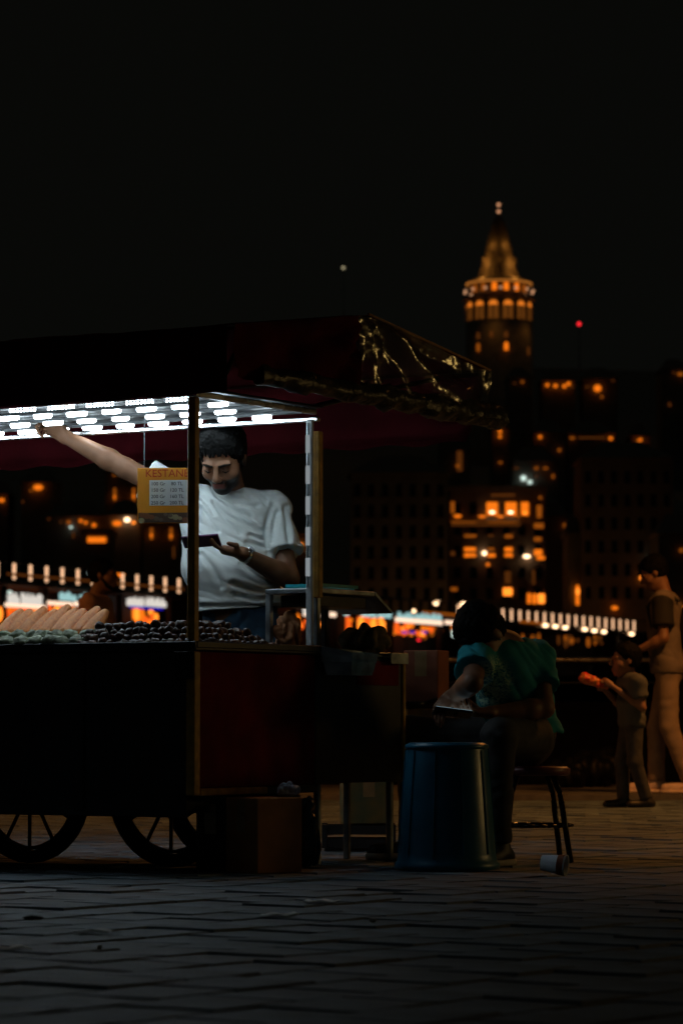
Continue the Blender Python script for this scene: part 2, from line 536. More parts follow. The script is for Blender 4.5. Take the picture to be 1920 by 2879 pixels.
# restaurants hung under the deck
REST = [
 ('white sign fascia and orange lanterns, leftmost under the bridge', 0, 112,
  [(0, 33, 1668, 1698, 'w'), (38, 97, 1671, 1700, 'w'), (-8, 108, 1699, 1710, 's')], [(8, 20, 1570 + 92, 1570 + 100, 'p')]),
 ('two pale cyan signs above a long white light tube', 116, 252,
  [(146, 194, 1671, 1690, 'c'), (203, 248, 1674, 1692, 'c'), (112, 182, 1692, 1703, 's'), (186, 236, 1694, 1706, 's')], []),
 ('square white lightbox signs and a blue neon line', 326, 470,
  [(336, 384, 1680, 1705, 'w'), (389, 447, 1684, 1707, 'w'), (344, 438, 1707, 1713, 'b')], []),
 ('small white sign seen between vendor and steel post', 818, 934,
  [(834, 866, 1708, 1729, 'w'), (834, 880, 1728, 1734, 's'), (908, 926, 1722, 1735, 's')], [(956, 968, 1720, 1732, 'c')]),
 ('pair of pale green signs and tall orange lanterns', 988, 1086,
  [(1000, 1042, 1727, 1736, 'c'), (1046, 1082, 1728, 1738, 'c'), (996, 1012, 1730, 1735, 'w')], []),
 ('long cyan lettering over a bright white tube and blue neon', 1092, 1228,
  [(1100, 1146, 1729, 1740, 'c'), (1150, 1224, 1731, 1742, 'c'), (1094, 1226, 1741, 1754, 's')], []),
 ('plain white light tube behind the seated man', 1232, 1296,
  [(1234, 1276, 1746, 1757, 's'), (1270, 1294, 1741, 1759, 'w')], [(1260, 1274, 1772, 1792, 'p'), (1284, 1291, 1774, 1788, 'p')]),
 ('a dim amber terrace below the row of oval lamps at right', 1442, 1790, [], []),
]
LANT = {0: (1704, 1745, 30, 'orOr'), 1: (1708, 1746, 28, 'orOor'), 2: (1716, 1752, 24, 'rorO'), 3: (1735, 1762, 20, 'oOrr'),
        4: (1738, 1776, 30, 'oOrr'), 5: (1757, 1784, 34, 'orrO'), 6: (1764, 1792, 12, 'dod'), 7: (1790, 1812, 26, 'dfdf')}
for ri, (desc, x0, x1, signs, extra) in enumerate(REST):
    tm = bt((x0 + x1) / 2)
    wp = Vector((BX + BDX * tm, BY + BDY * tm, 5.2))
    r = thing('restaurant', 'bridge restaurant with ' + desc, 'restaurant', wp, BANG, 'restaurants under the bridge')
    la, lb = bt(x0) - tm, bt(x1) - tm
    def tf(px): return bt(px) - tm
    def zf(py, t): return bz(py, t + tm) - 5.2
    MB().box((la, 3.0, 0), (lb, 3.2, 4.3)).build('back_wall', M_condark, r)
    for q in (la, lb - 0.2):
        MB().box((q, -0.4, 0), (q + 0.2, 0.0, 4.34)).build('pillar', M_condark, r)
    for (a, b, c, d, k) in signs:
        if k in 'wc': c = c + (d - c) * 0.42
        so = lit_box('sign', r, a, b, c, d, LM[k], dy=-0.5, tf=tf, zf=zf)
        if k in 'wc' and b - a > 25:                                   # ragged lettering along the sign's upper edge
            m = MB(); q = tf(a); e = tf(b); z = zf(c, (q + e) / 2)
            while q < e - 0.1:
                w = random.uniform(0.10, 0.26)
                m.box((q, -0.60, z + 0.005), (min(q + w, e), -0.52, z + random.uniform(0.06, 0.36)))
                q += w + random.choice((0.02, 0.03, 0.12))
            m.build('lettering', LM[k], so)
    for (a, b, c, d, k) in extra:
        lit_box('wall_lamp', r, a, b, c, d, LM[k], dy=-0.3, tf=tf, zf=zf)
    y0, y1, n, ks = LANT[ri]
    rr = random.Random(ri + 3)
    lam = {}
    for i in range(n):
        px = x0 + (x1 - x0) * (i + rr.uniform(0.2, 0.8)) / n
        py = rr.uniform(y0, y1)
        k = rr.choice(ks)
        t = tf(px); z = zf(py, t)
        hh = rr.choice((0.16, 0.2, 0.28, 0.5)); ww = rr.uniform(0.14, 0.26)
        MB().ball((t, rr.uniform(-0.2, 2.6), z), 1.0, 8, 6, (ww, ww, hh)).build('lantern', LM[k], r, True)
    if ri in (0, 1, 2, 5):                                             # warm bar counter glow line behind lanterns
        lit_box('counter_light', r, x0 + 4, x1 - 4, y0 + 1, y0 + 7, E_red, dy=2.6, tf=tf, zf=zf)
    if ri == 5:
        for px in (1128, 1150, 1184):
            lit_box('neon_tube', r, px - 6, px + 8, 1775, 1781, E_blue, dy=-0.2, tf=tf, zf=zf)
        lit_box('warning_lamp', r, 1159, 1167, 1797, 1803, E_redl, dy=-0.4, tf=tf, zf=zf)
    if ri == 4:
        for px, h in ((999, 22), (1034, 16)):
            t = tf(px); z = zf(1756, t)
            MB().ball((t, -0.5, z), 1.0, 10, 7, (0.26, .26, h * 0.031)).build('hanging_lantern', E_or2, r, True)

# ================================================================== BUILDINGS ON THE FAR SHORE
M_stucco = pm('far_stucco', (0.28, 0.22, 0.17), 0.9, bs=1.5, vs=0.4)
M_stucco2 = pm('far_stucco_pale', (0.30, 0.28, 0.24), 0.9, bs=1.5, vs=0.4)
M_roof = pm('far_roof', (0.38, 0.32, 0.27), 0.9, bs=2, vs=1)
M_glassd = pm('far_window_glass', (0.01, 0.012, 0.014), 0.15, bump=0.0)
def building(name, label, x0, x1, ytop, Y, lights, depth=12, mat=None, grid=None, hip=True, cat='building', lampmats=None):
    a, b = U(x0, 1400, Y).x, U(x1, 1400, Y).x
    zt = U(960, ytop, Y).z; zb = terrain(Y) - 3
    base = Vector(((a + b) / 2, Y, zb)); h = zt - zb; w = (b - a) / 2
    o = thing(name, label, cat, base)
    MB().box((-w, 0, 0), (w, depth, h)).build('wall', mat or M_stucco2, o)
    if hip:
        m = MB()
        m.add([(-w-.4, -.4, h), (w+.4, -.4, h), (w+.4, depth+.4, h), (-w-.4, depth+.4, h), (-w*.4, depth/2, h+3.0), (w*.4, depth/2, h+3.0)],
              [(3, 2, 1, 0), (0, 1, 5, 4), (1, 2, 5), (2, 3, 4, 5), (3, 0, 4)])
        m.build('roof', M_roof, o)
    else:
        MB().box((-w-.3, -.3, h+.003), (w+.3, depth+.3, h+.7)).build('roof', M_roof, o)
    if grid:
        cols, rows, gy0, gy1 = grid
        ww, hh = 2*w/cols*0.42, 1.7
        wm = MB().box((-ww/2, -0.06, 0), (ww/2, 0.1, hh)).mesh('window', M_glassd)
        sm = MB().box((-ww/2-.2, -0.2, -0.2), (ww/2+.2, 0.05, -0.003)).mesh('sill', M_stucco)
        for c in range(cols):
            for r_ in range(rows):
                zz = U(960, gy0 + (gy1-gy0)*(r_+.5)/rows, Y).z - zb - hh/2
                if zz > h - hh or zz < 0: continue
                wo = link_mesh('window', wm, None, o, (-w + 2*w*(c+.5)/cols, 0, zz))
                link_mesh('sill', sm, None, wo)
    for (px0, px1, py0, py1, k) in lights:
        p, q = U(px0, py0, Y), U(px1, py1, Y)
        X0, X1, Z0, Z1 = p.x - base.x, q.x - base.x, q.z - zb, p.z - zb
        if k.endswith('*'):
            MB().ball(((X0+X1)/2, -0.6, (Z0+Z1)/2), 1.0, 8, 6, ((X1-X0)/2, .4, (Z1-Z0)/2)).build('wall_lamp', LM[k[0]], o, True)
        else:
            fr = MB().box((X0-.15, -0.10, Z0-.15), (X1+.15, 0.02, Z0-.001)).build('window', M_stucco, o)
            MB().box((X0, -0.22, Z0), (X1, -0.02, Z1), bev=0.15).build('pane', LM[k[0]], fr)
    return o

def dot(x, y, w=10, h=10, k='o*'):
    w *= 0.8; h *= 0.8
    return (x - w/2, x + w/2, y - h/2, y + h/2, k)

bank = [(1367,1399,1412,1450,'o'),(1420,1452,1412,1450,'o'),(1464,1486,1412,1450,'o'),(1508,1523,1420,1456,'d'),(1267,1278,1410,1443,'d'),
 dot(1383,1441,20,10,'h*'),dot(1435,1441,18,10,'h*'),dot(1475,1443,14,10,'O*'),
 dot(1286,1452,28,11,'o*'),dot(1355,1453,28,9,'o*'),dot(1406,1453,26,9,'o*'),dot(1455,1453,20,7,'d*'),
 (1268,1464,1464,1469,'f'),(1268,1340,1465,1470,'d'),(1268,1464,1473,1479,'f'),(1370,1455,1465,1470,'d'),(1501,1528,1471,1486,'d'),  # long thin ones: lit cornice lines put in as glowing panes
 (1305,1340,1503,1511,'d'),(1370,1389,1503,1510,'f'),(1418,1441,1503,1513,'d'),(1501,1522,1510,1522,'d'),
 (1305,1338,1539,1550,'o'),(1305,1338,1556,1567,'o'),(1370,1390,1540,1548,'d'),(1370,1392,1557,1568,'o'),(1418,1441,1539,1551,'o'),(1418,1441,1556,1567,'o'),
 (1501,1524,1545,1562,'o'),(1508,1531,1564,1574,'o'),dot(1361,1556,16,15,'h*'),dot(1480,1565,25,13,'h*'),dot(1371,1588,12,12,'o*'),
 (1418,1436,1606,1640,'f'),(1414,1440,1653,1675,'O'),(1267,1286,1652,1662,'d'),(1482,1492,1668,1698,'o'),(1496,1509,1670,1698,'o'),(1512,1531,1670,1697,'O'),
 (1496,1504,1602,1644,'f'),(1380,1448,1388,1396,'f'),(1267,1279,1550,1563,'f'),dot(1518,1400,12,12,'d*')]
bk = building('bank_building', 'grand stone building lit orange floor by floor, below the round tower', 1263, 1534, 1378, 480, bank, 16, M_stucco, (6, 5, 1400, 1700), hip=False)
building('apartment_block', 'narrow brown block joined to the right of the orange lit stone building', 1534, 1592, 1452, 482, [dot(1586,1478,10,14,'d*'),(1586,1590,1440+30,1440+60,'f')], 16, M_stucco, None)
building('apartment_block', 'broad unlit apartment block with rows of dark windows, right background', 1634, 1892, 1288, 450,
         [dot(1727,1710,24,14,'o*'),dot(1802,1626,14,14,'O*'),dot(1843,1572,16,14,'p*'),(1617+22,1617+26,1650,1652,'f')], 14, M_stucco, (7, 6, 1310, 1700))
building('apartment_block', 'dark narrow house with one tall orange doorway light', 1598, 1632, 1500, 455, [(1618,1630,1646,1702,'o'),dot(1624,1664,16,22,'O*')], 12)
building('apartment_block', 'black unlit building mass behind the steel shelf, centre background', 985, 1258, 1330, 445, [], 14, None, (7, 6, 1350, 1700))
building('hillside_house', 'hill house with a tall faint orange stairwell window', 1236, 1322, 1200, 600, [(1284,1300,1268,1325,'f'),dot(1286,1310,12,12,'d*'),dot(1257,1218,20,12,'f*')], 12)
building('hillside_house', 'hill house with two stacked orange lights below the tower', 1384, 1432, 1205, 610, [dot(1405,1214,13,12),dot(1405,1228,10,12),dot(1406,1301,14,8,'d*')], 12)
building('hillside_house', 'hill house with a pale cyan floodlight and small amber lights', 1440, 1566, 1296, 560, [dot(1471,1345,20,20,'p*'),dot(1489,1356,16,14,'p*'),dot(1451,1317,20,6,'f*'),dot(1507,1317,16,9,'d*'),dot(1533,1317,20,7,'d*'),dot(1554,1340,9,16,'d*'),dot(1507,1340,7,10,'f*')], 12)
building('hillside_house', 'hill house with a single round orange lamp', 1500, 1590, 1216, 615, [dot(1518,1229,12,12),dot(1572,1266,13,11,'d*')], 12)
building('hillside_house', 'hill house with a dim amber balcony string and end lamp', 1596, 1730, 1218, 622, [dot(1608,1232,20,9,'d*'),(1625,1700,1228,1233,'f'),dot(1716,1233,14,12)], 12)
building('hillside_house', 'hill house with a slanted cluster of orange lights', 1776, 1830, 1226, 620, [dot(1788,1245,9,9),dot(1795,1240,10,11),dot(1801,1237,8,12)], 12)
building('hillside_house', 'hilltop house with a row of four bright orange lights', 1524, 1618, 1070, 690, [dot(1538,1083,12,12),dot(1561,1085,15,12),dot(1586,1086,14,13),dot(1598,1079,14,13),dot(1628-18,1089,10,6,'f*')], 12)
building('hillside_house', 'hilltop house with one large orange light and a small one', 1640, 1738, 1064, 690, [dot(1679,1092,26,24,'o*'),dot(1691,1116,9,11,'d*'),dot(1722,1070,9,8,'f*'),dot(1650,1088,16,7,'f*')], 12)
building('hillside_house', 'hilltop house at the right edge with amber lights', 1862, 1940, 1038, 700, [dot(1912,1052,24,12,'d*'),dot(1882,1138,10,16,'f*'),dot(1893,1048,8,8,'f*')], 12)
building('hillside_house', 'hilltop house with a faint light left of the tower foot', 1428, 1494, 1062, 690, [dot(1468,1074,11,10,'d*'),dot(1446,1078,8,7,'f*')], 12)
building('hillside_house', 'shore house with a wide orange glow, far left', 60, 156, 1356, 560, [dot(108,1371,34,20,'o*'),dot(88,1380,10,8,'d*'),dot(53+12,1411,9,8,'f*')], 12)
building('hillside_house', 'shore house cut by the left edge with one orange lamp', -60, 22, 1390, 560, [dot(6,1407,18,14)], 12)
building('hillside_house', 'shore house with two tall narrow orange windows beside the price board', 296, 396, 1326, 570, [(319,326,1372,1408,'d'),(372,380,1372,1410,'d'),dot(322,1336,10,8,'d*'),dot(323,1398,8,12,'o*'),dot(376,1396,8,14,'o*')], 12)
building('hillside_house', 'low shore row with a string of small orange lamps', 126, 300, 1452, 520, [dot(138,1460,10,7,'f*'),dot(172,1468,9,9,'f*'),dot(194,1469,16,15,'d*'),dot(200,1483,12,8,'p*'),dot(228,1465,13,12,'o*'),dot(242,1470,12,11,'o*'),dot(265,1477,15,14,'o*'),(204,209,1496,1514,'f')], 12)
building('hillside_house', 'shore house with a white hot lamp next to an orange glow', 302, 396, 1450, 520, [dot(330,1472,34,19,'o*'),dot(358,1462,20,16,'h*'),dot(376,1470,14,10,'O*')], 12)
building('hillside_house', 'shore shed with one wide glowing orange window', 236, 312, 1500, 500, [(246,298,1510,1526,'o')], 10, hip=False)
building('hillside_house', 'shore house with a pair of tall orange windows right of the price board', 404, 506, 1474, 520, [(422,430,1484,1518,'d'),(477,485,1484,1518,'d'),dot(426,1506,9,14,'o*'),dot(481,1508,9,12,'o*'),(486,491,1536,1570,'f')], 12)
building('hillside_house', 'shore house with one orange lamp beside the vendor sleeve', 815, 900, 1500, 520, [dot(845,1533,16,14,'O*')], 12)
building('hillside_house', 'dark roofline with small lamps right at the bridge end', 1850, 1960, 1500, 430, [dot(1914,1548,14,14,'d*'),dot(1917,1712,14,14,'O*')], 12)

for px, lb in ((1300, 'below the orange lit stone building'), (1562, 'at the foot of the narrow brown block'), (1715, 'in front of the unlit apartment block'), (1850, 'at the right end of the unlit apartment block'), (1090, 'in front of the black building mass')):
    q = U(px, 1700, 432); zb = terrain(432)  # lamps hidden behind the bridge, added to light the facades
    o = thing('added_shore_lamp', 'unseen sodium lamp added on the far shore ' + lb, 'lamp post', (q.x, 432, zb), 0, 'added lamps on the far shore')
    MB().tube((0, 0, 0), (0, 0, 7.0), 0.12, 0.08, n=8).build('pole', M_steel_dark, o)
    MB().ball((0, 0, 7.2), 0.25, 8, 6).build('lamp_head', E_or, o, True)
    l = bpy.data.lights.new('lamp_light', 'POINT'); l.color = (1, .42, .12); l.energy = 110; l.shadow_soft_size = 0.3
    lo = bpy.data.objects.new('lamp_light', l); COL.objects.link(lo); lo.parent = o; lo.location = (0, 0.5, 7.4)
# lamps on the bridge carriageway and two far masts
def far_mast(px, py, Y, label, mat, r):
    p = U(px, py, Y); zb = max(terrain(Y), -1) - 1
    o = thing('signal_mast', label, 'mast', (p.x, Y, zb))
    m = MB(); h = p.z - zb
    m.tube((0, 0, 0), (0, 0, h - r), 0.16, 0.06, n=6)
    for i in range(1, 6): m.box((-0.6, -0.05, h * i / 6), (0.6, 0.05, h * i / 6 + 0.15))
    m.build('pole', M_steel_dark, o)
    MB().ball((0, 0, h), r, 10, 7).build('beacon', mat, o, True)
far_mast(965, 752, 1100, 'thin dark mast with a lone pale yellow light high in the sky', E_star, 0.55)
far_mast(1628, 910, 1000, 'thin dark mast with a tiny red light right of the tower', E_redl, 0.62)
def deck_lamp(px, py, label, mat, r):
    t = bt(px); z = bz(py, t)
    o = thing('bridge_lamp', label, 'lamp', (BX + BDX*t - 0.9135*3, BY + BDY*t + .4066*3, DZ))
    m = MB().tube((0, 0, 0), (0, 0, z - DZ - 0.1), 0.07, 0.05, n=8); m.box((-.2, -.2, 0), (.2, .2, .25)); m.build('pole', M_steel_dark, o)
    MB().ball((0, 0, z - DZ), r, 10, 7, (1.3, 1, .8)).build('lamp_head', mat, o, True)
deck_lamp(367, 1608, 'pale green lamp above the bridge railing at left', E_pale, 0.26)
deck_lamp(444, 1614, 'amber lamp above the bridge railing beside the white shirt', E_or, 0.24)
deck_lamp(1318, 1694, 'pale orange lamp left above the seated man', E_hot, 0.26)
deck_lamp(1390, 1698, 'warm lamp just above the seated man on the bridge', E_hot, 0.26)
deck_lamp(1251, 1717, 'small warm lamp on the dark part of the bridge', E_hot, 0.2)

# ================================================================== THE ROUND TOWER
TY = 760.0
tz = lambda py: U(960, py, TY).z
tpx = TY / PF
tb = U(1403, 900, TY); TZ0 = terrain(TY) - 2
M_tstone = pm('tower_stone', (0.58, 0.48, 0.38), 0.9, bs=1.2, vs=0.6, bump=0.5)
M_tlead = pm('tower_roof_lead', (0.30, 0.24, 0.16), 0.6, bs=1.5, vs=0.8)
tower = thing('stone_tower', 'tall round stone tower with conical roof lit orange on the hill', 'tower', (tb.x, TY, TZ0))
zz = lambda py: tz(py) - TZ0
MB().lathe([(8.25, 0), (8.2, zz(1200)), (7.95, zz(905))], 40).build('shaft', M_tstone, tower, True)
MB().lathe([(7.6, zz(905)), (7.6, zz(848))], 40).build('gallery_wall', M_tstone, tower, True)
MB().lathe([(7.95, zz(848)), (8.55, zz(845)), (8.55, zz(838)), (7.0, zz(836))], 40).build('balcony', M_tstone, tower)
MB().lathe([(6.3, zz(836)), (6.3, zz(803))], 36).build('upper_drum', M_tstone, tower, True)
MB().lathe([(6.3, zz(803)), (7.6, zz(801)), (7.7, zz(796)), (7.2, zz(790)), (5.2, zz(783))], 40).build('eaves', M_tlead, tower)
MB().lathe([(7.71, zz(801.5)), (7.92, zz(801)), (7.92, zz(797)), (7.71, zz(796.5))], 48, close=False).build('eaves_glow_ring', em('eaves_ring_glow', (1, .33, .05), 0.42), tower)  # orange glow of the lit eaves, put in as an emissive band
prof = [(60, 782), (52, 762), (44, 738), (38, 712), (30, 680), (24, 655), (16, 629), (7, 610), (2, 598)]
cone = MB().lathe([(r * tpx, zz(y)) for r, y in prof], 16).build('conical_roof', M_tlead, tower)
for k in range(8):                                                     # ribs and dormers of the roof
    a = 2*math.pi*k/8 + 0.2
    m = MB()
    for (r0, y0), (r1, y1) in zip(prof[:-2], prof[1:-1]):
        m.tube((math.cos(a)*r0*tpx, math.sin(a)*r0*tpx, zz(y0)), (math.cos(a)*r1*tpx, math.sin(a)*r1*tpx, zz(y1)), 0.22, n=5, caps=False)
    m.build('roof_rib', M_tlead, cone)
    if k % 2 == 0:
        q = 40 * tpx
        MB().box((-0.7, -0.9, 0), (0.7, 0.9, 1.6)).build('dormer', M_tlead, cone, loc=(math.cos(a)*q, math.sin(a)*q, zz(742)), rot=(0, 0, a))
MB().tube((0, 0, zz(600)), (0, 0, zz(572)), 0.15, n=6).build('finial', M_steel_dark, tower)
for y in (574.5, 593.5):
    MB().ball((0, 0, zz(y)), 0.42, 10, 7).build('beacon', em('beacon_glow', (1, .45, .22), 0.75), tower, True)
archp = lambda w, h: [(-w, 0), (w, 0), (w, h - w)] + [(w*math.cos(t), h - w + w*math.sin(t)) for t in [math.pi*i/8 for i in range(1, 8)]] + [(-w, h - w)]
arch_top_outline = [(1.15*math.cos(t), 1.15*math.sin(t)) for t in [math.pi*i/8 for i in range(9)]]
H_A = zz(852) - zz(906)
E_arch_top = em('arch_top_glow', (1, .24, .02), 0.75); E_arch = em('arch_window_glow', (1, .30, .04), 0.11)
for k in range(14):
    a = -math.pi/2 + math.radians(12.86 + 25.714*k)
    ax = (-math.sin(a), math.cos(a), 0)
    O = Vector((math.cos(a)*7.62, math.sin(a)*7.62, zz(906)))
    n_ = Vector((math.cos(a), math.sin(a), 0))
    w = MB().prism(archp(1.15, H_A), 0.25, O, ax).build('arch_window', E_arch, tower)
    MB().prism(arch_top_outline, 0.30, O + Vector((0, 0, H_A - 1.3)), ax).build('bright_arch_top', E_arch_top, w)  # brighter top of the arch glow, put in as its own piece
    MB().prism([(-.16, 0), (.16, 0), (.16, H_A - 1.4), (-.16, H_A - 1.4)], 0.1, O + n_*0.27, ax).build('mullion', M_tstone, w)
    b = a + math.radians(12.86)                                        # pier between two arches
    ax2 = (-math.sin(b), math.cos(b), 0)
    MB().prism([(-.55, 0), (.55, 0), (.55, H_A + .4), (-.55, H_A + .4)], 0.5, Vector((math.cos(b)*7.55, math.sin(b)*7.55, zz(906))), ax2).build('pier', M_tstone, tower)
    MB().ball((math.cos(b)*8.25, math.sin(b)*8.25, zz(820)), 0.36, 8, 6).build('balcony_lamp', em('balcony_lamp_glow', (1, .48, .24), 0.62), tower, True)
    MB().prism(archp(0.55, 2.1), 0.2, Vector((math.cos(a)*6.32, math.sin(a)*6.32, zz(824))), ax).build('upper_window', E_or if k in (0, 13, 1) else E_ord, tower)
for (dpx, y, k) in ((-62, 952, 'f'), (-26, 950, 'f'), (15, 951, 'f'), (-62, 987, 'd'), (15, 986, 'o'), (79, 995, 'f')):
    s_ = dpx * tpx / 8.0; a = -math.pi/2 + math.asin(max(-.98, min(.98, s_)))
    MB().prism(archp(0.45, 1.5 if y < 970 else 1.9), 0.15, Vector((math.cos(a)*8.0, math.sin(a)*8.0, zz(y + 8))), (-math.sin(a), math.cos(a), 0)).build('slit_window', LM[k], tower)
for k, a, fr_, fy_, fe_ in ((7, -100, 10.5, 925, 30), (8, -40, 10.5, 930, 25), (0, -130, 7.0, 782, 130), (1, -58, 7.0, 782, 130), (2, 40, 7.0, 782, 130), (3, -138, 5.4, 738, 150), (4, -48, 5.4, 738, 150), (5, -125, 3.9, 690, 55), (6, -60, 3.9, 690, 55)):                           # eaves floodlights; others added in mid-air for upper roof and shaft
    l = bpy.data.lights.new('floodlight', 'POINT'); l.color = (1, .42, .08); l.energy = fe_ * 0.65; l.shadow_soft_size = 0.3
    lo = bpy.data.objects.new('floodlight', l); COL.objects.link(lo); lo.parent = tower
    lo.location = (math.cos(math.radians(a))*fr_, math.sin(math.radians(a))*fr_, zz(fy_))

# ================================================================== STREET LAMPS (outside the picture, they light the quay)
def street_lamp(x, y, h, ax, ay, label, col, power, size=0.18, spot=124, point=False):
    o = thing('street_lamp', label, 'street lamp', (x, y, 0), 0, 'street lamps on the quay')
    MB().tube((0, 0, 0), (0, 0, h), 0.06, 0.04, n=10).tube((0, 0, 0), (0, 0, 0.5), 0.09, n=10).build('pole', M_steel_dark, o)
    MB().tube((0, 0, h), (ax, ay, h + 0.15), 0.03, n=8).build('arm', M_steel_dark, o)
    MB().box((ax - .12, ay - .3, h + 0.17), (ax + .12, ay + .3, h + 0.30), bev=0.03).build('lamp_head', M_steel_dark, o)
    MB().box((ax - .09, ay - .25, h + 0.14), (ax + .09, ay + .25, h + 0.167)).build('lens', em('street_lens_' + label[:6], col, 12.0), o)
    l = bpy.data.lights.new('lamp_light', 'POINT' if point else 'SPOT'); l.color = col; l.energy = power; l.shadow_soft_size = size
    if not point: l.spot_size = math.radians(spot); l.spot_blend = 0.45
    lo = bpy.data.objects.new('lamp_light', l); COL.objects.link(lo); lo.parent = o
    lo.location = (ax, ay, h + 0.10)
street_lamp(5.0, 19.6, 5.0, -0.6, 0.1, 'sodium street lamp by the water right of the walking adult', LAMP_COL, 760, spot=136)
street_lamp(-7.6, 20.6, 5.0, 0.6, 0.1, 'sodium street lamp left of the bearded passer-by', LAMP_COL, 460, spot=156)
street_lamp(6.0, 13.0, 1.62, -0.25, 0.0, 'short yellow stall lamp right of the paper cup', (1.0, 0.62, 0.20), 42, size=0.5, point=True)  # unseen lamp added to light the cart's right-hand faces

# ================================================================== THE CHESTNUT CART
CR = math.radians(-32.5)
C0 = G(545, 11.54)
def CL(x, y, z):
    """cart-local -> world"""
    c, s = math.cos(CR), math.sin(CR)
    return Vector((C0.x + x * c - y * s, C0.y + x * s + y * c, z))
M_black = pm('black_paint', (0.03, 0.027, 0.024), 0.5, var=0.4, vs=6, bump=0.25, bs=30)
M_redp = pm('dark_red_paint', (0.20, 0.018, 0.02), 0.8, spec=0.08, var=0.35, vs=5, bump=0.2, bs=40)
M_yel = pm('mustard_paint', (0.60, 0.31, 0.04), 0.5, var=0.3, vs=20, bump=0.25)
M_alu = pm('aluminium', (0.62, 0.64, 0.65), 0.28, 1.0, var=0.2, bump=0.1)
M_steel = pm('worn_steel', (0.30, 0.34, 0.36), 0.38, 0.75, var=0.4, vs=14, bump=0.25, bs=25)
M_tyre = pm('tyre_rubber', (0.012, 0.012, 0.012), 0.8)
M_led = em('led_module', LED_COL, LED_STR, far=False)
M_ledp = em('led_post_module', (0.85, 0.95, 1.0), 0.26, far=False)
M_card = pm('cardboard', (0.58, 0.27, 0.10), 0.85, var=0.25, vs=6, bump=0.2, bs=80)
WD, LN, TZ, RZ = 0.81, 3.0, 0.827, 1.722

cart = thing('chestnut_cart', 'wheeled street food cart with glowing white LED roof and red side panel', 'food cart', C0, CR)
def cb(name, lo, hi, mat, bev=0.004, parent=None):
    return MB().box(lo, hi, bev=bev).build(name, mat, parent or cart)
cb('front_panel', (-LN, 0.0, 0.20), (-0.034, 0.022, 0.80), M_black)
for i in range(6):                                                     # raised battens on the front
    cb('batten', (-0.52 - i * 0.46, -0.012, 0.22), (-0.49 - i * 0.46, -0.001, 0.79), M_black)
cb('side_panel', (-0.022, 0.036, 0.306), (-0.004, WD, 0.80), M_redp)
cb('trim', (-0.033, -0.006, 0.28), (0.006, 0.034, 0.80), M_yel)
cb('trim', (-0.024, 0.035, 0.278), (0.008, 0.47, 0.305), M_yel)
cb('trim', (-0.024, 0.472, 0.278), (0.008, WD, 0.305), M_black)
cb('back_panel', (-LN, WD - 0.02, 0.20), (-0.27, WD, 0.80), M_black)
cb('chassis', (-LN, 0.03, 0.215), (-0.05, WD - 0.03, 0.27), M_black)
cb('tray', (-LN - 0.01, -0.012, 0.802), (0.014, WD + 0.01, 0.818), M_steel_dark)
for lo, hi in (((-LN, -0.016, 0.812), (0.016, -0.004, 0.836)), ((0.006, -0.003, 0.812), (0.018, WD, 0.836)), ((-LN, WD, 0.812), (0.018, WD + 0.012, 0.836))):
    cb('tray_rim', lo, hi, M_steel_dark, 0.003)
bed = MB()
for k in range(3):
    o_ = 0.03 + 0.028 * k
    bed.box((-0.56 + 0.012 * k, o_, 0.8185 + 0.022 * k), (-o_ - 0.02, 0.55 - 0.04 * k, 0.840 + 0.022 * k))
bed.build('roasting_plate', M_steel_dark, cart)
MB().add([(-1.5, 0.10, 0.819), (-0.57, 0.10, 0.819), (-0.57, 0.40, 0.905), (-1.5, 0.40, 0.905), (-1.5, 0.42, 0.819), (-0.57, 0.42, 0.819)],
         [(0, 1, 2, 3), (3, 2, 5, 4), (0, 3, 4), (1, 5, 2), (0, 4, 5, 1)]).build('grill_rack', M_steel_dark, cart)
# posts
for nm, x, y, z0, top in (('post', -0.018, 0.018, 0.8185, RZ), ('post', -LN + .018, 0.018, 0.8185, RZ), ('post', -LN + .018, WD - .018, 0.8185, RZ)):
    cb(nm, (x - 0.0165, y - 0.0165, z0), (x + 0.0165, y + 0.0165, top), M_yel)
cb('bracket', (-0.075, -0.02, 0.70), (0.012, -0.013, 0.80), M_steel_dark)
bp_ = cb('post', (-0.030, WD - 0.030, 0.8185), (-0.002, WD - 0.013, RZ - 0.02), pm('galvanised_post', (0.45, 0.48, 0.5), 0.45, 0.2))
cb('post_backing', (-0.018, WD - 0.001, 1.02), (0.012, WD + 0.030, 1.66), M_yel)
for i in range(5):
    z = 1.10 + i * 0.118
    MB().box((-0.026, WD - 0.040, z), (-0.008, WD - 0.031, z + 0.072), bev=0.003).build('led_strip', M_ledp, cart)
MB().tube((-0.017, WD - 0.036, 1.06), (-0.017, WD - 0.036, 1.69), 0.0035, n=6).build('cable', M_steel, cart)
# roof frame
for lo, hi in (((-LN, -0.012, RZ), (0.012, 0.012, RZ + 0.022)), ((-LN, WD - 0.012, RZ - 0.026), (0.012, WD + 0.012, RZ - 0.008)),
               ((-0.010, 0.013, RZ - 0.001), (0.012, WD - 0.013, RZ + 0.021)), ((-LN - .012, -0.01, RZ + .003), (-LN + .012, WD + .01, RZ + 0.024))):
    cb('roof_bar', lo, hi, M_alu)
cb('roof_panel', (-LN - 0.02, -0.02, RZ + 0.026), (0.02, WD + 0.02, RZ + 0.034), pm('roof_sheet', (0.05, 0.055, 0.06), 0.6, 0.0))
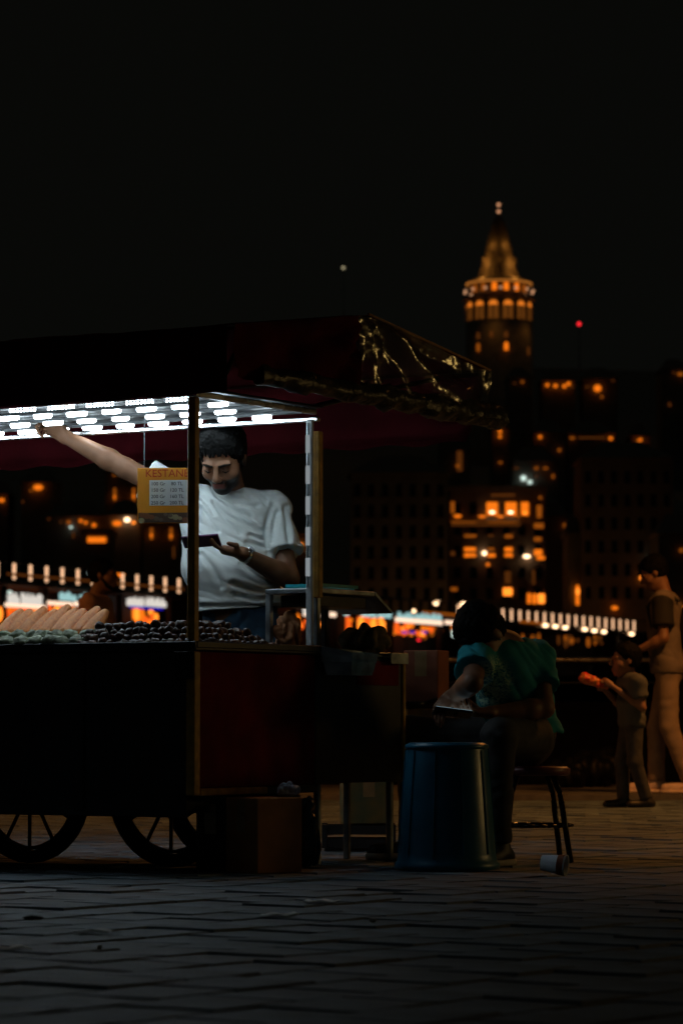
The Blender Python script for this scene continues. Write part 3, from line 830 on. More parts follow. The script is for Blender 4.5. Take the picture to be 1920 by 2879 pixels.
# LED rows
def capsule_bar(L, r, n=8):
    prof = [(1e-4, -L/2)] + [(r*math.sin(t), -L/2 + r - r*math.cos(t)) for t in (0.5, 1.0, 1.5)] + [(r, L/2 - r)] + [(r*math.cos(t), L/2 - r + r*math.sin(t)) for t in (0.5, 1.0)] + [(1e-4, L/2)]
    m = MB().lathe(prof, n)
    return MB().add([Vector((v.z, v.y, v.x)) for v in m.v], [f[::-1] for f in m.f]).mesh('led_module', M_led, True)
mod = capsule_bar(0.088, 0.0098)
mod_e = capsule_bar(0.009, 0.0042, 6)
M_chan = pm('led_channel_paint', (0.16, 0.17, 0.18), 0.5, 0.2)
def led_x(px, y):
    m_ = (px - 960) / PF; c, s_ = math.cos(CR), math.sin(CR)
    return (m_ * (C0.y + y * c) - C0.x + y * s_) / (c - m_ * s_)
for y, first, pitch in ((0.27, 612, 102.0), (0.52, 632, 100.0), (0.765, 735, 98.5)):
    cb('led_channel', (-LN, y - 0.010, RZ + 0.004), (-0.012, y + 0.010, RZ + 0.018), M_chan, 0.003)
    x = led_x(first, y); stp = x - led_x(first - pitch, y)
    while x > -LN + 0.05:
        link_mesh('led_module', mod, None, cart, (x, y, RZ - 0.001), scale=(random.uniform(.9, 1.1), 1, random.uniform(.9, 1.1)))
        x -= stp
x, n = -0.03, 0
while x > -1.35:
    if n % 11 < 8:
        link_mesh('led_dot', mod_e, None, cart, (x, 0.030, RZ - 0.006))
    x -= 0.0165; n += 1
cb('led_channel', (-LN, 0.018, RZ + 0.003), (-0.012, 0.042, RZ + 0.02), M_chan, 0.003)
# wheels
def wheel(x, y, R=0.286):
    w = link_mesh('wheel', MB().add(*(lambda m: ([Vector((v.x, v.z, v.y)) for v in m.v], [f[::-1] for f in m.f]))(
        MB().lathe([(0.022, -0.06), (0.034, -0.05), (0.034, 0.05), (0.022, 0.06)], 12))).mesh('hub', M_steel_dark), None, cart, (x, y, R + 0.002))
    for nm, mat, pr in (('tyre', M_tyre, [(R-.048, -.022), (R-.012, -.026), (R, -.012), (R, .012), (R-.012, .026), (R-.048, .022)]),
                        ('rim', M_steel_dark, [(R-.064, -.016), (R-.050, -.02), (R-.050, .02), (R-.064, .016)])):
        m = MB().lathe(pr + [pr[0]], 40, close=False)
        m.v = [Vector((v.x, v.z, v.y)) for v in m.v]; m.f = [f[::-1] for f in m.f]
        m.build(nm, mat, w, True)
    for k in range(12):
        a = 2 * math.pi * k / 12 + math.pi / 2
        MB().tube((math.cos(a)*0.03, 0, math.sin(a)*0.03), (math.cos(a)*(R-.058), 0, math.sin(a)*(R-.058)), 0.0075, n=6).build('spoke', M_steel_dark, w)
for xw in (-0.37, -1.04):
    for yw in ((0.38, WD - 0.07) if xw > -0.5 else (0.38,)):
        wheel(xw, yw)
    MB().tube((xw, 0.30, 0.288), (xw, WD - 0.03, 0.288), 0.014, n=8).build('axle', M_steel_dark, cart)
# side cabinet with brazier
CY0, CY1 = WD + 0.003, 1.44
cb('cabinet', (-0.26, CY0, 0.31), (-0.006, CY1, 0.80), M_black)
cb('cabinet_panel', (-0.0055, 1.10, 0.69), (0.000, CY1 - 0.03, 0.785), M_redp, 0.001)
cb('cabinet_trim', (-0.03, CY1 + 0.001, 0.31), (0.004, CY1 + 0.022, 0.79), M_yel)
cb('cabinet_top', (-0.27, CY0, 0.8005), (0.004, CY1 + 0.02, 0.812), M_steel)
for x, y in ((-0.03, CY0 + 0.05), (-0.03, CY1 - 0.05), (-0.23, CY0 + 0.05), (-0.23, CY1 - 0.05)):
    cb('leg', (x - 0.012, y - 0.012, 0), (x + 0.012, y + 0.012, 0.309), M_steel)
pl = [(0.006, 0.825), (0.105, 0.90), (0.105, 1.09), (0.006, 1.14)]
m = MB()
tz_ = [0.835, 0.812, 0.808, 0.82]
cen = Vector((0.04, 0.99))
top = [Vector((p[0], p[1], z)) for p, z in zip(pl, tz_)]
bot = [Vector((cen.x + (p[0]-cen.x)*0.75, cen.y + (p[1]-cen.y)*0.8, 0.725)) for p in pl]
ins = [Vector((cen.x + (p[0]-cen.x)*0.93, cen.y + (p[1]-cen.y)*0.95, z)) for p, z in zip(pl, tz_)]
low = [Vector((v.x, v.y, 0.775)) for v in ins]
m.add(top + bot + ins + low, [(i, 4+i, 4+(i+1) % 4, (i+1) % 4) for i in range(4)] + [(7, 6, 5, 4)] +
      [(i, (i+1) % 4, 8+(i+1) % 4, 8+i) for i in range(4)] + [(8+i, 8+(i+1) % 4, 12+(i+1) % 4, 12+i) for i in range(4)] + [(12, 13, 14, 15)])
m.build('brazier_tray', M_steel, cart)
m = MB()
for i in range(26):
    m.ball((random.uniform(0.015, 0.085), random.uniform(0.92, 1.08), 0.787 + random.uniform(0, .014)), random.uniform(.008, .014), 6, 4, (1, 1.2, .8))
m.build('charcoal', pm('charcoal', (0.02, 0.018, 0.017), 0.9), cart)
cb('side_plate', (-0.02, 1.22, 0.8125), (0.03, 1.43, 0.818), M_steel, 0.002)
cb('side_plate_lip', (0.0305, 1.30, 0.775), (0.034, 1.43, 0.818), M_steel, 0.001)
# shelf above the cabinet
SZ = 1.038
cb('shelf', (-0.24, WD + 0.004, SZ), (0.0, 1.235, SZ + 0.020), M_steel, 0.004)
cb('shelf_drawer', (-0.20, WD + 0.05, SZ - 0.050), (-0.02, 1.20, SZ - 0.004), M_steel_dark, 0.004)
cb('shelf_leg', (-0.024, WD + 0.006, 0.8125), (0.0, WD + 0.030, SZ - 0.001), M_steel, 0.003)
cb('shelf_leg', (-0.24, WD + 0.006, 0.8125), (-0.216, WD + 0.030, SZ - 0.001), M_steel, 0.003)
cb('shelf_leg', (-0.236, 1.205, 0.8125), (-0.212, 1.229, SZ - 0.001), M_steel_dark, 0.003)
MB().add([(-0.24, 1.237, SZ + .018), (0.0, 1.237, SZ + .018), (0.0, 1.36, SZ - .05), (-0.24, 1.36, SZ - .05),
          (-0.24, 1.237, SZ + .006), (0.0, 1.237, SZ + .006), (0.0, 1.36, SZ - .062), (-0.24, 1.36, SZ - .062)],
         [(0,1,2,3),(7,6,5,4),(0,4,5,1),(1,5,6,2),(2,6,7,3),(3,7,4,0)]).build('shelf_flap', M_steel, cart)

# ---- blue plastic tray lying on the shelf
bt_o = thing('plastic_tray', 'flat turquoise plastic tray lying on the steel shelf', 'tray', CL(-0.11, 1.02, SZ + 0.0205), CR)
M_turq = pm('turquoise_plastic', (0.03, 0.42, 0.50), 0.35, bump=0.05)
MB().box((-0.075, -0.12, 0), (0.075, 0.12, 0.006), bev=0.002).build('base', M_turq, bt_o)
for lo, hi in (((-0.085, -0.13, 0.0062), (-0.076, 0.13, 0.020)), ((0.076, -0.13, 0.0062), (0.085, 0.13, 0.020)), ((-0.0755, -0.13, 0.0062), (0.0755, -0.121, 0.0195)), ((-0.0755, 0.121, 0.0062), (0.0755, 0.13, 0.0195))):
    MB().box(lo, hi).build('rim', M_turq, bt_o)

# ---- roasted chestnuts, rows piled along the front and the side rim
M_nut = [pm('chestnut_shell_%s' % 'abc'[i], c, 0.38, var=0.35, vs=60, bump=0.2, col2=c2) for i, (c, c2) in enumerate((
    ((0.12, 0.055, 0.035), (0.05, 0.022, 0.014)), ((0.20, 0.095, 0.055), (0.07, 0.03, 0.02)), ((0.075, 0.04, 0.032), (0.03, 0.018, 0.013))))]
NM = []
for k in range(6):
    m = MB()
    prof = [(1e-4, -0.0105), (0.010, -0.0095), (0.0165, -0.003), (0.0155, 0.004), (0.009, 0.0105), (0.003, 0.0145), (1e-4, 0.0165)]
    m.lathe(prof, 10)
    r = random.Random(k)
    for v in m.v:
        d = 1 + 0.10 * nz((v.x * 60 + k * 7, v.y * 60, v.z * 60))
        v.x *= d * 1.04; v.y *= d * 0.92
    NM.append(m.mesh('chestnut', M_nut[k % 3], True))
def nut(x, y, z):
    w = CL(x + random.uniform(-.009, .009), y + random.uniform(-.006, .006), z + random.uniform(-.003, .006))
    s = random.uniform(1.0, 1.34)
    o = link_mesh('chestnut', random.choice(NM), None, None, w, (random.uniform(-.9, .9), random.uniform(-.9, .9), random.uniform(0, 6.3)), (s, s, s))
    tag(o, 'roasted brown chestnut piled with others on the cart tray', 'chestnut', 'roasted chestnuts on the tray')
cnt = 0
for k in range(4):
    zz_ = 0.830 + 0.0225 * k
    off = 0.014 + 0.029 * k
    for rr_ in range(2):                                               # front slope
        n = 15 - k
        for i in range(n):
            x = -off - 0.02 - i * 0.0355 - (k % 2) * 0.017
            if x < -0.56: continue
            if k == 3 and x < -0.50: continue
            if cnt < 300: nut(x, off + rr_ * 0.034, zz_); cnt += 1
    for rr_ in range(2):                                               # right slope
        n = 15 - k * 3
        for i in range(n):
            y = off + 0.075 + i * 0.0355
            if y > 0.53 - 0.04 * k: continue
            if cnt < 300: nut(-off - rr_ * 0.034, y, zz_); cnt += 1

# ---- corn cobs leaning on the rack
M_corn = pm('corn_kernels', (1.0, 0.34, 0.10), 0.5, var=0.18, vs=90, bump=0.2, bs=200, sss=0.0)
cm = []
for k in range(2):
    m = MB(); n, R_ = 28, 34
    for j in range(R_ + 1):
        t = j / R_
        r = 0.0265 * (min(1, (t + .02) * 7) ** .5) * (1 - max(0, t - .35) ** 1.9 * 1.35)
        for i in range(n):
            a = 2 * math.pi * i / n
            b = 0.0019 * (1 if i % 2 else -1) + 0.0017 * (1 if (j + (i // 2) % 2) % 2 else -1)
            rr_ = max(0.0006, r + b)
            m.v.append(Vector((math.cos(a) * rr_, math.sin(a) * rr_, t * 0.20)))
    for j in range(R_):
        for i in range(n):
            q = (i + 1) % n
            m.f.append((j*n+i, j*n+q, (j+1)*n+q, (j+1)*n+i))
    m.f.append(tuple(range(n-1, -1, -1))); m.f.append(tuple(range(R_*n, R_*n+n)))
    cm.append(m.mesh('corn_cob', M_corn, True))
ORD = ['', 'second', 'third', 'fourth', 'fifth', 'sixth', 'seventh', 'eighth', 'ninth']
for i in range(9):
    base = CL(-0.578 - i * 0.051, 0.115 + (i % 2) * 0.006, 0.858)
    d = Vector((0.075 + random.uniform(-.012, .008), 0.14, 0.115 + random.uniform(-.01, .008))).normalized()
    q = d.to_track_quat('Z', 'Y')
    o = link_mesh('corn_cob', cm[i % 2], None, None, base, q.to_euler(), (1.10, 1.10, random.uniform(.90, 1.10)))
    if i == 0: tag(o, 'shelled pale corn cob at the right end of the row, next to chestnuts', 'corn cob', 'corn cobs on the cart')
    else: tag(o, '%s pale corn cob counting left from the chestnut heap' % ORD[i], 'corn cob', 'corn cobs on the cart')

# ---- crumpled husks in front of the cobs
M_husk = pm('corn_husk', (0.34, 0.38, 0.26), 0.6, var=0.35, vs=40, bump=0.5, bs=90)
hm = []
for k in range(4):
    m = MB().ball((0, 0, 0), 1.0, 22, 14)
    for v in m.v:
        n = v.normalized()
        d = 1 + 0.22 * nz(n * 2.2 + Vector((k * 9, 0, 0))) - 0.20 * abs(nz(Vector((n.x * 5, n.y * 2, n.z * 5)) + Vector((k * 5, 3, 0))))
        v.x, v.y, v.z = n.x * d * 0.044, n.y * d * 0.036, n.z * d * 0.030
    hm.append(m.mesh('corn_husk', M_husk, True))
for i in range(16):
    x = -0.545 - (i % 8) * 0.066 + random.uniform(-.01, .01)
    w = CL(x, 0.025 + (i // 8) * 0.055 + random.uniform(-.01, .01), 0.838 + (i // 8) * 0.022)
    o = link_mesh('corn_husk', hm[i % 4], None, None, w, (random.uniform(-.5, .5), random.uniform(-.6, .6), random.uniform(0, 6)), (1, 1, 1))
    tag(o, 'crumpled pale green corn husk along the tray edge below the cobs', 'corn husk', 'corn husks on the tray edge')

# ---- price board behind the corner post
def tl(name, col, tr=0.5, rough=0.5):
    if name in MATS: return MATS[name]
    m = pm(name, col, rough, var=0.06, bump=0.05); nt = m.node_tree
    b = nt.nodes['Principled BSDF']; t = nt.nodes.new('ShaderNodeBsdfTranslucent'); t.inputs[0].default_value = (*col, 1)
    mx = nt.nodes.new('ShaderNodeMixShader'); mx.inputs[0].default_value = tr
    nt.links.new(b.outputs[0], mx.inputs[1]); nt.links.new(t.outputs[0], mx.inputs[2])
    nt.links.new(mx.outputs[0], nt.nodes['Material Output'].inputs[0])
    return m
SPX, SY = 386.0, 12.2
sp0 = U(386, 1472, SY); sw = U(546, 1472, SY).x - sp0.x; sh = U(386, 1316, SY).z - sp0.z
sgn = thing('price_board', 'yellow and white chestnut price board hanging beside the corner post', 'price sign', sp0, math.radians(-6))
MB().box((0, 0, 0), (sw, 0.003, sh), bev=0.001).build('board', tl('sign_yellow', (0.68, 0.33, 0.03), 0.42), sgn)
MB().tube((sw * .12, 0.0015, sh), (sw * .12, 0.0015, RZ - sp0.z), 0.0012, n=5).build('string', M_steel, sgn)
MB().tube((sw * .9, 0.0015, sh), (sw * .9, 0.0015, RZ - sp0.z), 0.0012, n=5).build('string', M_steel, sgn)
k = sw / 160.0
MB().box((34*k, -0.0012, 50*k), (152*k, -0.0002, 122*k)).build('price_field', tl('sign_white', (0.85, 0.92, 0.92), 0.5), sgn)
MB().box((4*k, -0.0010, 2*k), (152*k, -0.0002, 30*k)).build('photo_strip', tl('sign_brown', (0.10, 0.06, 0.04), 0.3), sgn)
M_txr = tl('sign_red_ink', (0.45, 0.03, 0.01), 0.4); M_txd = tl('sign_dark_ink', (0.02, 0.05, 0.06), 0.3)
def put_text(txt, x, z, size, mat, name='lettering'):
    me = text_mesh(txt, size * k)
    me.materials.append(mat)
    link_mesh(name, me, None, sgn, (x*k, -0.0030, z*k), (math.pi/2, 0, 0))
put_text('KESTANE', 22, 131, 30, M_txr)
for i, (a, b) in enumerate((('100 Gr', ' 80 TL'), ('150 Gr', '120 TL'), ('200 Gr', '160 TL'), ('250 Gr', '200 TL'))):
    put_text(a, 39, 107 - i * 18.0, 14, M_txd); put_text(b, 92, 107 - i * 18.0, 14, M_txd)
for i in range(14):
    r = random.uniform(5, 9) * k
    m = MB().prism([(math.cos(t)*r*1.15, math.sin(t)*r) for t in [2*math.pi*q/10 for q in range(10)]], 0.0006, ((12 + (i*41) % 136)*k, -0.0012 - 0.0007*(i % 3), (8 + (i*7) % 18)*k), (1, 0, 0), (0, 0, 1))
    m.build('printed_chestnut', tl('sign_nut_%d' % (i % 3), ((0.45, .40, .22), (.30, .12, .06), (.18, .14, .10))[i % 3], 0.4), sgn)

# ================================================================== CANOPY OVER THE CART
M_can = pm('red_canopy_cloth', (0.10, 0.008, 0.013), 0.9, spec=0.08, var=0.35, vs=3, bump=0.3, bs=14, bdist=0.01)
can = thing('canopy', 'dark red gable canopy stretched over the lit cart roof', 'canopy', CL(0, 0, RZ + 0.04), CR)
CZ = RZ + 0.04
XR, XL, Y0, Y1, YM = 0.35, -3.4, -0.30, 1.541, 0.626
ZA, ZE0, ZE1 = 2.064 - CZ, 1.93 - CZ, 1.938 - CZ
def sheet(name, P00, P10, P11, P01, nu, nv, amp, mat, parent, sc=3.0, seed=0.0, hem=0.0, sag=0.0, loc_n=(0, 0, 1), thick=0.0):
    P00, P10, P11, P01 = map(Vector, (P00, P10, P11, P01)); n_ = Vector(loc_n)
    vs, fs = [], []
    for j in range(nv + 1):
        for i in range(nu + 1):
            u, v = i / nu, j / nv
            p = (P00*(1-u) + P10*u)*(1-v) + (P01*(1-u) + P11*u)*v
            e = min(1.0, 4*min(u, 1-u) + .15)
            d = amp * (nz(p * sc + Vector((seed, 0, 0))) + .5*nz(p * sc * 2.6 + Vector((0, seed, 0)))) * (0.35 + 0.65*e)
            p = p + n_ * (d - sag * 4 * u * (1 - u) * v)
            if hem and j == nv: p.z += hem * math.sin(u * nu * 1.3)
            vs.append(p)
    for j in range(nv):
        for i in range(nu):
            q = j*(nu+1)+i
            fs.append((q, q+1, q+nu+2, q+nu+1))
    o = link_mesh(name, mesh_of(name, vs, fs, True), mat, parent)
    if thick:
        md = o.modifiers.new('t', 'SOLIDIFY'); md.thickness = thick
    return o
sheet('front_slope', (XL, YM, ZA), (XR, YM, ZA), (XR, Y0, ZE0), (XL, Y0, ZE0), 44, 14, 0.012, M_can, can, 4, 1, sag=0.0, thick=0.002)
sheet('back_slope', (XR, YM, ZA - .001), (XL, YM, ZA - .001), (XL, Y1, ZE1), (XR, Y1, ZE1), 44, 14, 0.012, M_can, can, 4, 2, thick=0.002)
sheet('front_valance', (XL, Y0 - .004, ZE0), (XR, Y0 - .004, ZE0), (XR, Y0 - .004, 1.692 - CZ), (XL, Y0 - .004, 1.692 - CZ), 60, 6, 0.016, M_can, can, 7, 3, hem=0.004, loc_n=(0, 1, 0), thick=0.002)
sheet('back_valance', (XR, Y1 + .004, ZE1), (XL, Y1 + .004, ZE1), (XL, Y1 + .004, 1.645 - CZ), (XR - .12, Y1 + .004, 1.66 - CZ), 60, 6, 0.016, M_can, can, 7, 4, hem=0.008, loc_n=(0, 1, 0), thick=0.002)
M_cord = pm('edge_cord', (0.55, 0.30, 0.15), 0.5)
MB().tube((XR, YM, ZA + .004), (XR, Y1, ZE1 + .004), 0.005, n=6).build('edge_cord', M_cord, can)
for (x, y, x2, y2, z2) in ((-0.005, 0.005, 0.1, Y0 + .03, 1.90 - CZ), (-0.005, WD, 0.12, Y1 - .03, 1.92 - CZ), (-2.9, 0.0, -2.95, Y0 + .03, 1.90 - CZ), (-2.9, WD, -2.95, Y1 - .03, 1.92 - CZ), (-0.2, WD/2, -0.2, YM, ZA - .02), (-2.8, WD/2, -2.8, YM, ZA - .02)):
    MB().tube((x, y, -0.006), (x2, y2, z2), 0.010, n=8).build('strut', M_steel_dark, can)
# clear plastic closing the gable end
def clear_plastic():
    m = bpy.data.materials.new('clear_plastic'); m.use_nodes = True; nt = m.node_tree
    nt.nodes.remove(nt.nodes['Principled BSDF'])
    g = nt.nodes.new('ShaderNodeBsdfGlossy'); g.inputs['Roughness'].default_value = 0.21; g.inputs[0].default_value = (0.95, 0.95, 0.85, 1)
    t = nt.nodes.new('ShaderNodeBsdfTransparent'); t.inputs[0].default_value = (0.80, 0.80, 0.76, 1)
    tc = nt.nodes.new('ShaderNodeTexCoord'); nn = nt.nodes.new('ShaderNodeTexNoise'); nn.inputs['Scale'].default_value = 14
    bp = nt.nodes.new('ShaderNodeBump'); bp.inputs['Strength'].default_value = 0.5; bp.inputs['Distance'].default_value = 0.02
    nt.links.new(tc.outputs['Object'], nn.inputs['Vector']); nt.links.new(nn.outputs['Fac'], bp.inputs['Height']); nt.links.new(bp.outputs[0], g.inputs['Normal'])
    mx = nt.nodes.new('ShaderNodeMixShader'); mx.inputs[0].default_value = 0.19
    nt.links.new(t.outputs[0], mx.inputs[1]); nt.links.new(g.outputs[0], mx.inputs[2])
    nt.links.new(mx.outputs[0], nt.nodes['Material Output'].inputs[0])
    return m
M_clear = clear_plastic()
def gable(u0, u1, nu=46, nv=26):
    vs, fs = [], []
    for j in range(nv + 1):
        v = j / nv
        for i in range(nu + 1):
            u = u0 + (u1 - u0) * i / nu
            y = Y0 + (Y1 - Y0) * u
            zt = ZE0 + (ZA - ZE0) * (1 - abs(y - YM) / (YM - Y0)) if y < YM else ZE1 + (ZA - ZE1) * (1 - (y - YM) / (Y1 - YM))
            zb = (1.745 - CZ) + 0.02 * u
            z = zt + (zb - zt) * v
            p = Vector((XR + 0.012, y, z))
            # pleats radiate from the apex
            ang = math.atan2(y - YM, max(0.02, ZA - z + 0.03))
            d = 0.030 * math.sin(ang * 13 + 2 * nz(p * 5)) * min(1, (ZA - z + abs(y - YM)) * 3) + 0.028 * nz(p * 7) + 0.012 * nz(p * 19)
            vs.append(p + Vector((d, 0, 0)))
    for j in range(nv):
        for i in range(nu):
            q = j*(nu+1)+i
            fs.append((q, q+1, q+nu+2, q+nu+1))
    return mesh_of('gable_sheet', vs, fs, True)
link_mesh('gable_cloth', gable(0.0, 0.46, 24), M_can, can)
link_mesh('gable_sheet', gable(0.46, 1.0, 32), M_clear, can)
def roll():
    vs, fs = [], []; n, L = 14, 70
    for j in range(L + 1):
        t = j / L; y = Y0 + 0.15 + (Y1 - Y0 - 0.13) * t
        r = 0.030 + 0.016 * t + 0.010 * nz((t * 9, 2, 0)) + 0.006 * nz((t * 27, 5, 0))
        for i in range(n):
            a = 2*math.pi*i/n
            q = r * (1 + 0.34*nz((math.cos(a)*1.4, math.sin(a)*1.4, t*20)) + .2*nz((math.cos(a)*3, math.sin(a)*3, t*60)))
            vs.append((XR + 0.03 + math.cos(a)*q, y, 1.765 - CZ - 0.012 * t + math.sin(a)*q*1.1))
    for j in range(L):
        for i in range(n):
            k_ = (i + 1) % n
            fs.append((j*n+i, j*n+k_, (j+1)*n+k_, (j+1)*n+i))
    return mesh_of('rolled_sheet', vs, fs, True)
M_roll = pm('rolled_plastic', (0.035, 0.032, 0.022), 0.30, spec=0.28, bump=0.6, bs=30, bdist=0.012, var=.4)
link_mesh('rolled_sheet', roll(), M_roll, can)

# ================================================================== THINGS AROUND THE CART
# brown paper sack on the cabinet
def sack(name, label, c, r, mat, fold=0.05, seed=0, cat='sack', h=0.008, sc=9, rz=0.0):
    c = Vector(c); base = Vector((c.x, c.y, c.z))
    o = thing(name, label, cat, base)
    s = SDF(c - Vector((r[0]*1.5, r[1]*1.5, 0.02)), c + Vector((r[0]*1.5, r[1]*1.5, r[2]*2.5)), h)
    R = np.array(Matrix.Rotation(rz, 3, 'Z'))
    s.ell(c + Vector((0, 0, r[2]*.95)), r, R, k=.01)
    s.ell(c + Vector((r[0]*.2, 0, r[2]*1.3)), (r[0]*.7, r[1]*.7, r[2]*.9), R, k=.03)
    s.half(c + Vector((0, 0, 0.001)), (0, 0, -1), 0.01)
    def disp(p, n):
        if p.z < c.z + 0.012: return 0
        q = p * sc
        return fold * (abs(nz(Vector((q.x*1.8, q.y*1.8, q.z*.7)) + Vector((seed, 0, 0)))) - .25 + 0.4*abs(nz(q*2.1 + Vector((0, seed, 0)))) - .1)
    ob = sdf_obj(s, 'body', mat, o, 1, disp)
    return o
M_bag = pm('brown_paper', (0.40, 0.16, 0.06), 0.75, var=0.3, vs=14)
M_sack = pm('jute_sack', (0.14, 0.11, 0.055), 0.9, var=0.3, vs=30, bump=0.5, bs=150)
sack('paper_sack', 'crumpled brown paper sack standing behind the vendor elbow', CL(-0.19, 0.90, 0.8125), (0.055, 0.045, 0.075), M_bag, 0.05, 3, h=0.005, sc=14)
sack('jute_sack', 'dark khaki sack slumped on the cabinet right of the steel shelf', CL(-0.11, 1.335, 0.8125), (0.115, 0.075, 0.052), M_sack, 0.04, 8, h=0.006, rz=CR + 1.2)

def carton(name, label, loc, w, d, h, rz, mat, cat='box', flaps=False):
    o = thing(name, label, cat, loc, rz)
    MB().box((-w/2, -d/2, 0), (w/2, d/2, h), bev=0.004).build('body', mat, o)
    MB().box((-0.025, -d/2 - 0.001, h*0.55), (0.025, -d/2 + 0.0015, h - .004)).build('tape', pm('packing_tape', (0.35, 0.22, 0.10), 0.3), o)
    if flaps:
        for s in (-1, 1):
            MB().add([(s*w/2, -d/2, h), (s*w/2, d/2, h), (s*(w/2+0.07), d/2, h+0.03), (s*(w/2+0.07), -d/2, h+0.03)], [(0, 1, 2, 3)]).build('flap', mat, o)
    return o
carton('cardboard_box', 'orange brown cardboard box on the ground under the red side panel', G(742, 11.66), 0.20, 0.20, 0.272, -0.93, M_card)
M_boxd = pm('dark_carton', (0.035, 0.025, 0.02), 0.8, var=.3)
carton('cardboard_box', 'dark box on the ground between cart wheel and orange box', G(640, 11.80), 0.13, 0.22, 0.25, CR, M_boxd)
sack('plastic_bag', 'dark blue plastic bag slumped against the orange cardboard box', G(856, 12.02), (0.055, 0.06, 0.125), pm('blue_bag_plastic', (0.015, 0.03, 0.05), 0.25, var=.4), 0.05, 5, 'bag', 0.007)
sack('plastic_bag', 'small crumpled white plastic bag tucked on the corner of the orange box', G(806, 11.70, 0.2725), (0.04, 0.035, 0.022), pm('white_bag_plastic', (0.5, 0.56, 0.68), 0.3), 0.03, 11, 'bag', 0.004, 20)
# crates under the cabinet
def crate(name, label, loc, w, d, h, rz, mat, nsl=3):
    o = thing(name, label, 'crate', loc, rz)
    MB().box((-w/2, -d/2, 0), (w/2, d/2, 0.012)).build('bottom', mat, o)
    for sx in (-1, 1):
        for sy in (-1, 1):
            MB().box((sx*w/2-.012, sy*d/2-.012, 0.0125), (sx*w/2+.012, sy*d/2+.012, h)).build('corner_post', mat, o)
    sh_ = h / nsl
    for i in range(nsl):
        for sy in (-1, 1):
            MB().box((-w/2+.013, sy*d/2-.006, i*sh_+.014), (w/2-.013, sy*d/2+.006, (i+1)*sh_-.004)).build('slat', mat, o)
        for sx in (-1, 1):
            MB().box((sx*w/2-.006, -d/2+.013, i*sh_+.014), (sx*w/2+.006, d/2-.013, (i+1)*sh_-.004)).build('slat', mat, o)
    return o
M_blkpl = pm('black_crate_plastic', (0.02, 0.02, 0.021), 0.5)
M_olive = pm('olive_carton', (0.26, 0.16, 0.045), 0.8, col2=(0.10, 0.12, 0.06), vs=9)
crate('plastic_crate', 'low black crate on the ground behind the cabinet legs', G(1008, 13.75), 0.29, 0.24, 0.112, 0, M_blkpl, 2)
carton('cardboard_box', 'olive brown carton resting on the black crate below the cabinet', Vector((G(1030, 13.75).x, 13.75, 0.113)), 0.21, 0.20, 0.21, 0.1, M_olive)
carton('cardboard_box', 'tan carton standing on the ground behind the blue bin', G(1192, 12.98), 0.17, 0.2, 0.60, 0.15, pm('tan_carton', (0.38, 0.22, 0.06), 0.85))
carton('cardboard_box', 'red brown carton stacked on the tan carton behind the seated man', Vector((G(1192, 12.98).x + .01, 12.99, 0.601)), 0.145, 0.17, 0.235, -0.3, pm('redbrown_carton', (0.30, 0.09, 0.045), 0.85))
pan = thing('frying_pan', 'dark round pan lying on the tan carton in front of the red carton', 'pan', Vector((G(1160, 12.90).x, 12.90, 0.60)))
MB().lathe([(0.030, 0.001), (0.050, 0.006), (0.058, 0.028), (0.055, 0.028), (0.047, 0.010), (0.001, 0.008)], 24).build('bowl', M_steel_dark, pan, True)
MB().tube((0.055, 0, 0.024), (0.10, -0.02, 0.040), 0.007, n=6).build('handle', M_steel_dark, pan)
# parasol-like dark support pole holding the canopy's rear
# blue bin
bn = G(1256, 11.90)
binr = thing('plastic_bin', 'upturned dark blue plastic bin in front of the seated man', 'bin', bn)
M_bin = pm('blue_bin_plastic', (0.012, 0.13, 0.23), 0.32, var=0.25, vs=4, bump=0.12, bs=20)
MB().lathe([(0.188, 0.0), (0.196, 0.004), (0.196, 0.022), (0.187, 0.030), (0.180, 0.06), (0.150, 0.452), (0.142, 0.468), (0.120, 0.470), (0.001, 0.466)], 48).build('shell', M_bin, binr, True)
for k in range(10):
    a = 2*math.pi*k/10
    MB().tube((math.cos(a)*0.181, math.sin(a)*0.181, 0.06), (math.cos(a)*0.151, math.sin(a)*0.151, 0.44), 0.0045, n=5).build('rib', M_bin, binr)
MB().lathe([(0.150, 0.445), (0.1555, 0.448), (0.1555, 0.460), (0.148, 0.463)], 48, close=False).build('lip', M_bin, binr, True)
# paper cup
cp = G(1556, 11.42, 0.040)
cup = thing('paper_cup', 'white paper cup with brown mouth lying on the paving', 'cup', cp)
cupR = Vector((0.93, -0.30, -0.10)).to_track_quat('Z', 'Y')
m = MB().lathe([(0.028, -0.045), (0.0365, 0.040), (0.0385, 0.042), (0.0385, 0.045), (0.035, 0.043), (0.027, -0.040), (0.001, -0.040)], 24)
m.v = [cupR @ v for v in m.v]; o = m.build('shell', pm('cup_paper', (0.62, 0.68, 0.75), 0.6), cup, True)
m = MB().lathe([(0.001, 0.030), (0.0335, 0.030)], 24, close=False); m.v = [cupR @ v for v in m.v]; m.build('lining', pm('cup_lining', (0.30, 0.075, 0.02), 0.5), cup)
m = MB().lathe([(0.0352, 0.015), (0.0378, 0.0385)], 24, close=False); m.v = [cupR @ (v * 1.0) for v in m.v]; m.v = [v for v in m.v]; m.build('brown_band', pm('cup_band', (0.34, 0.09, 0.03), 0.6), cup, True)
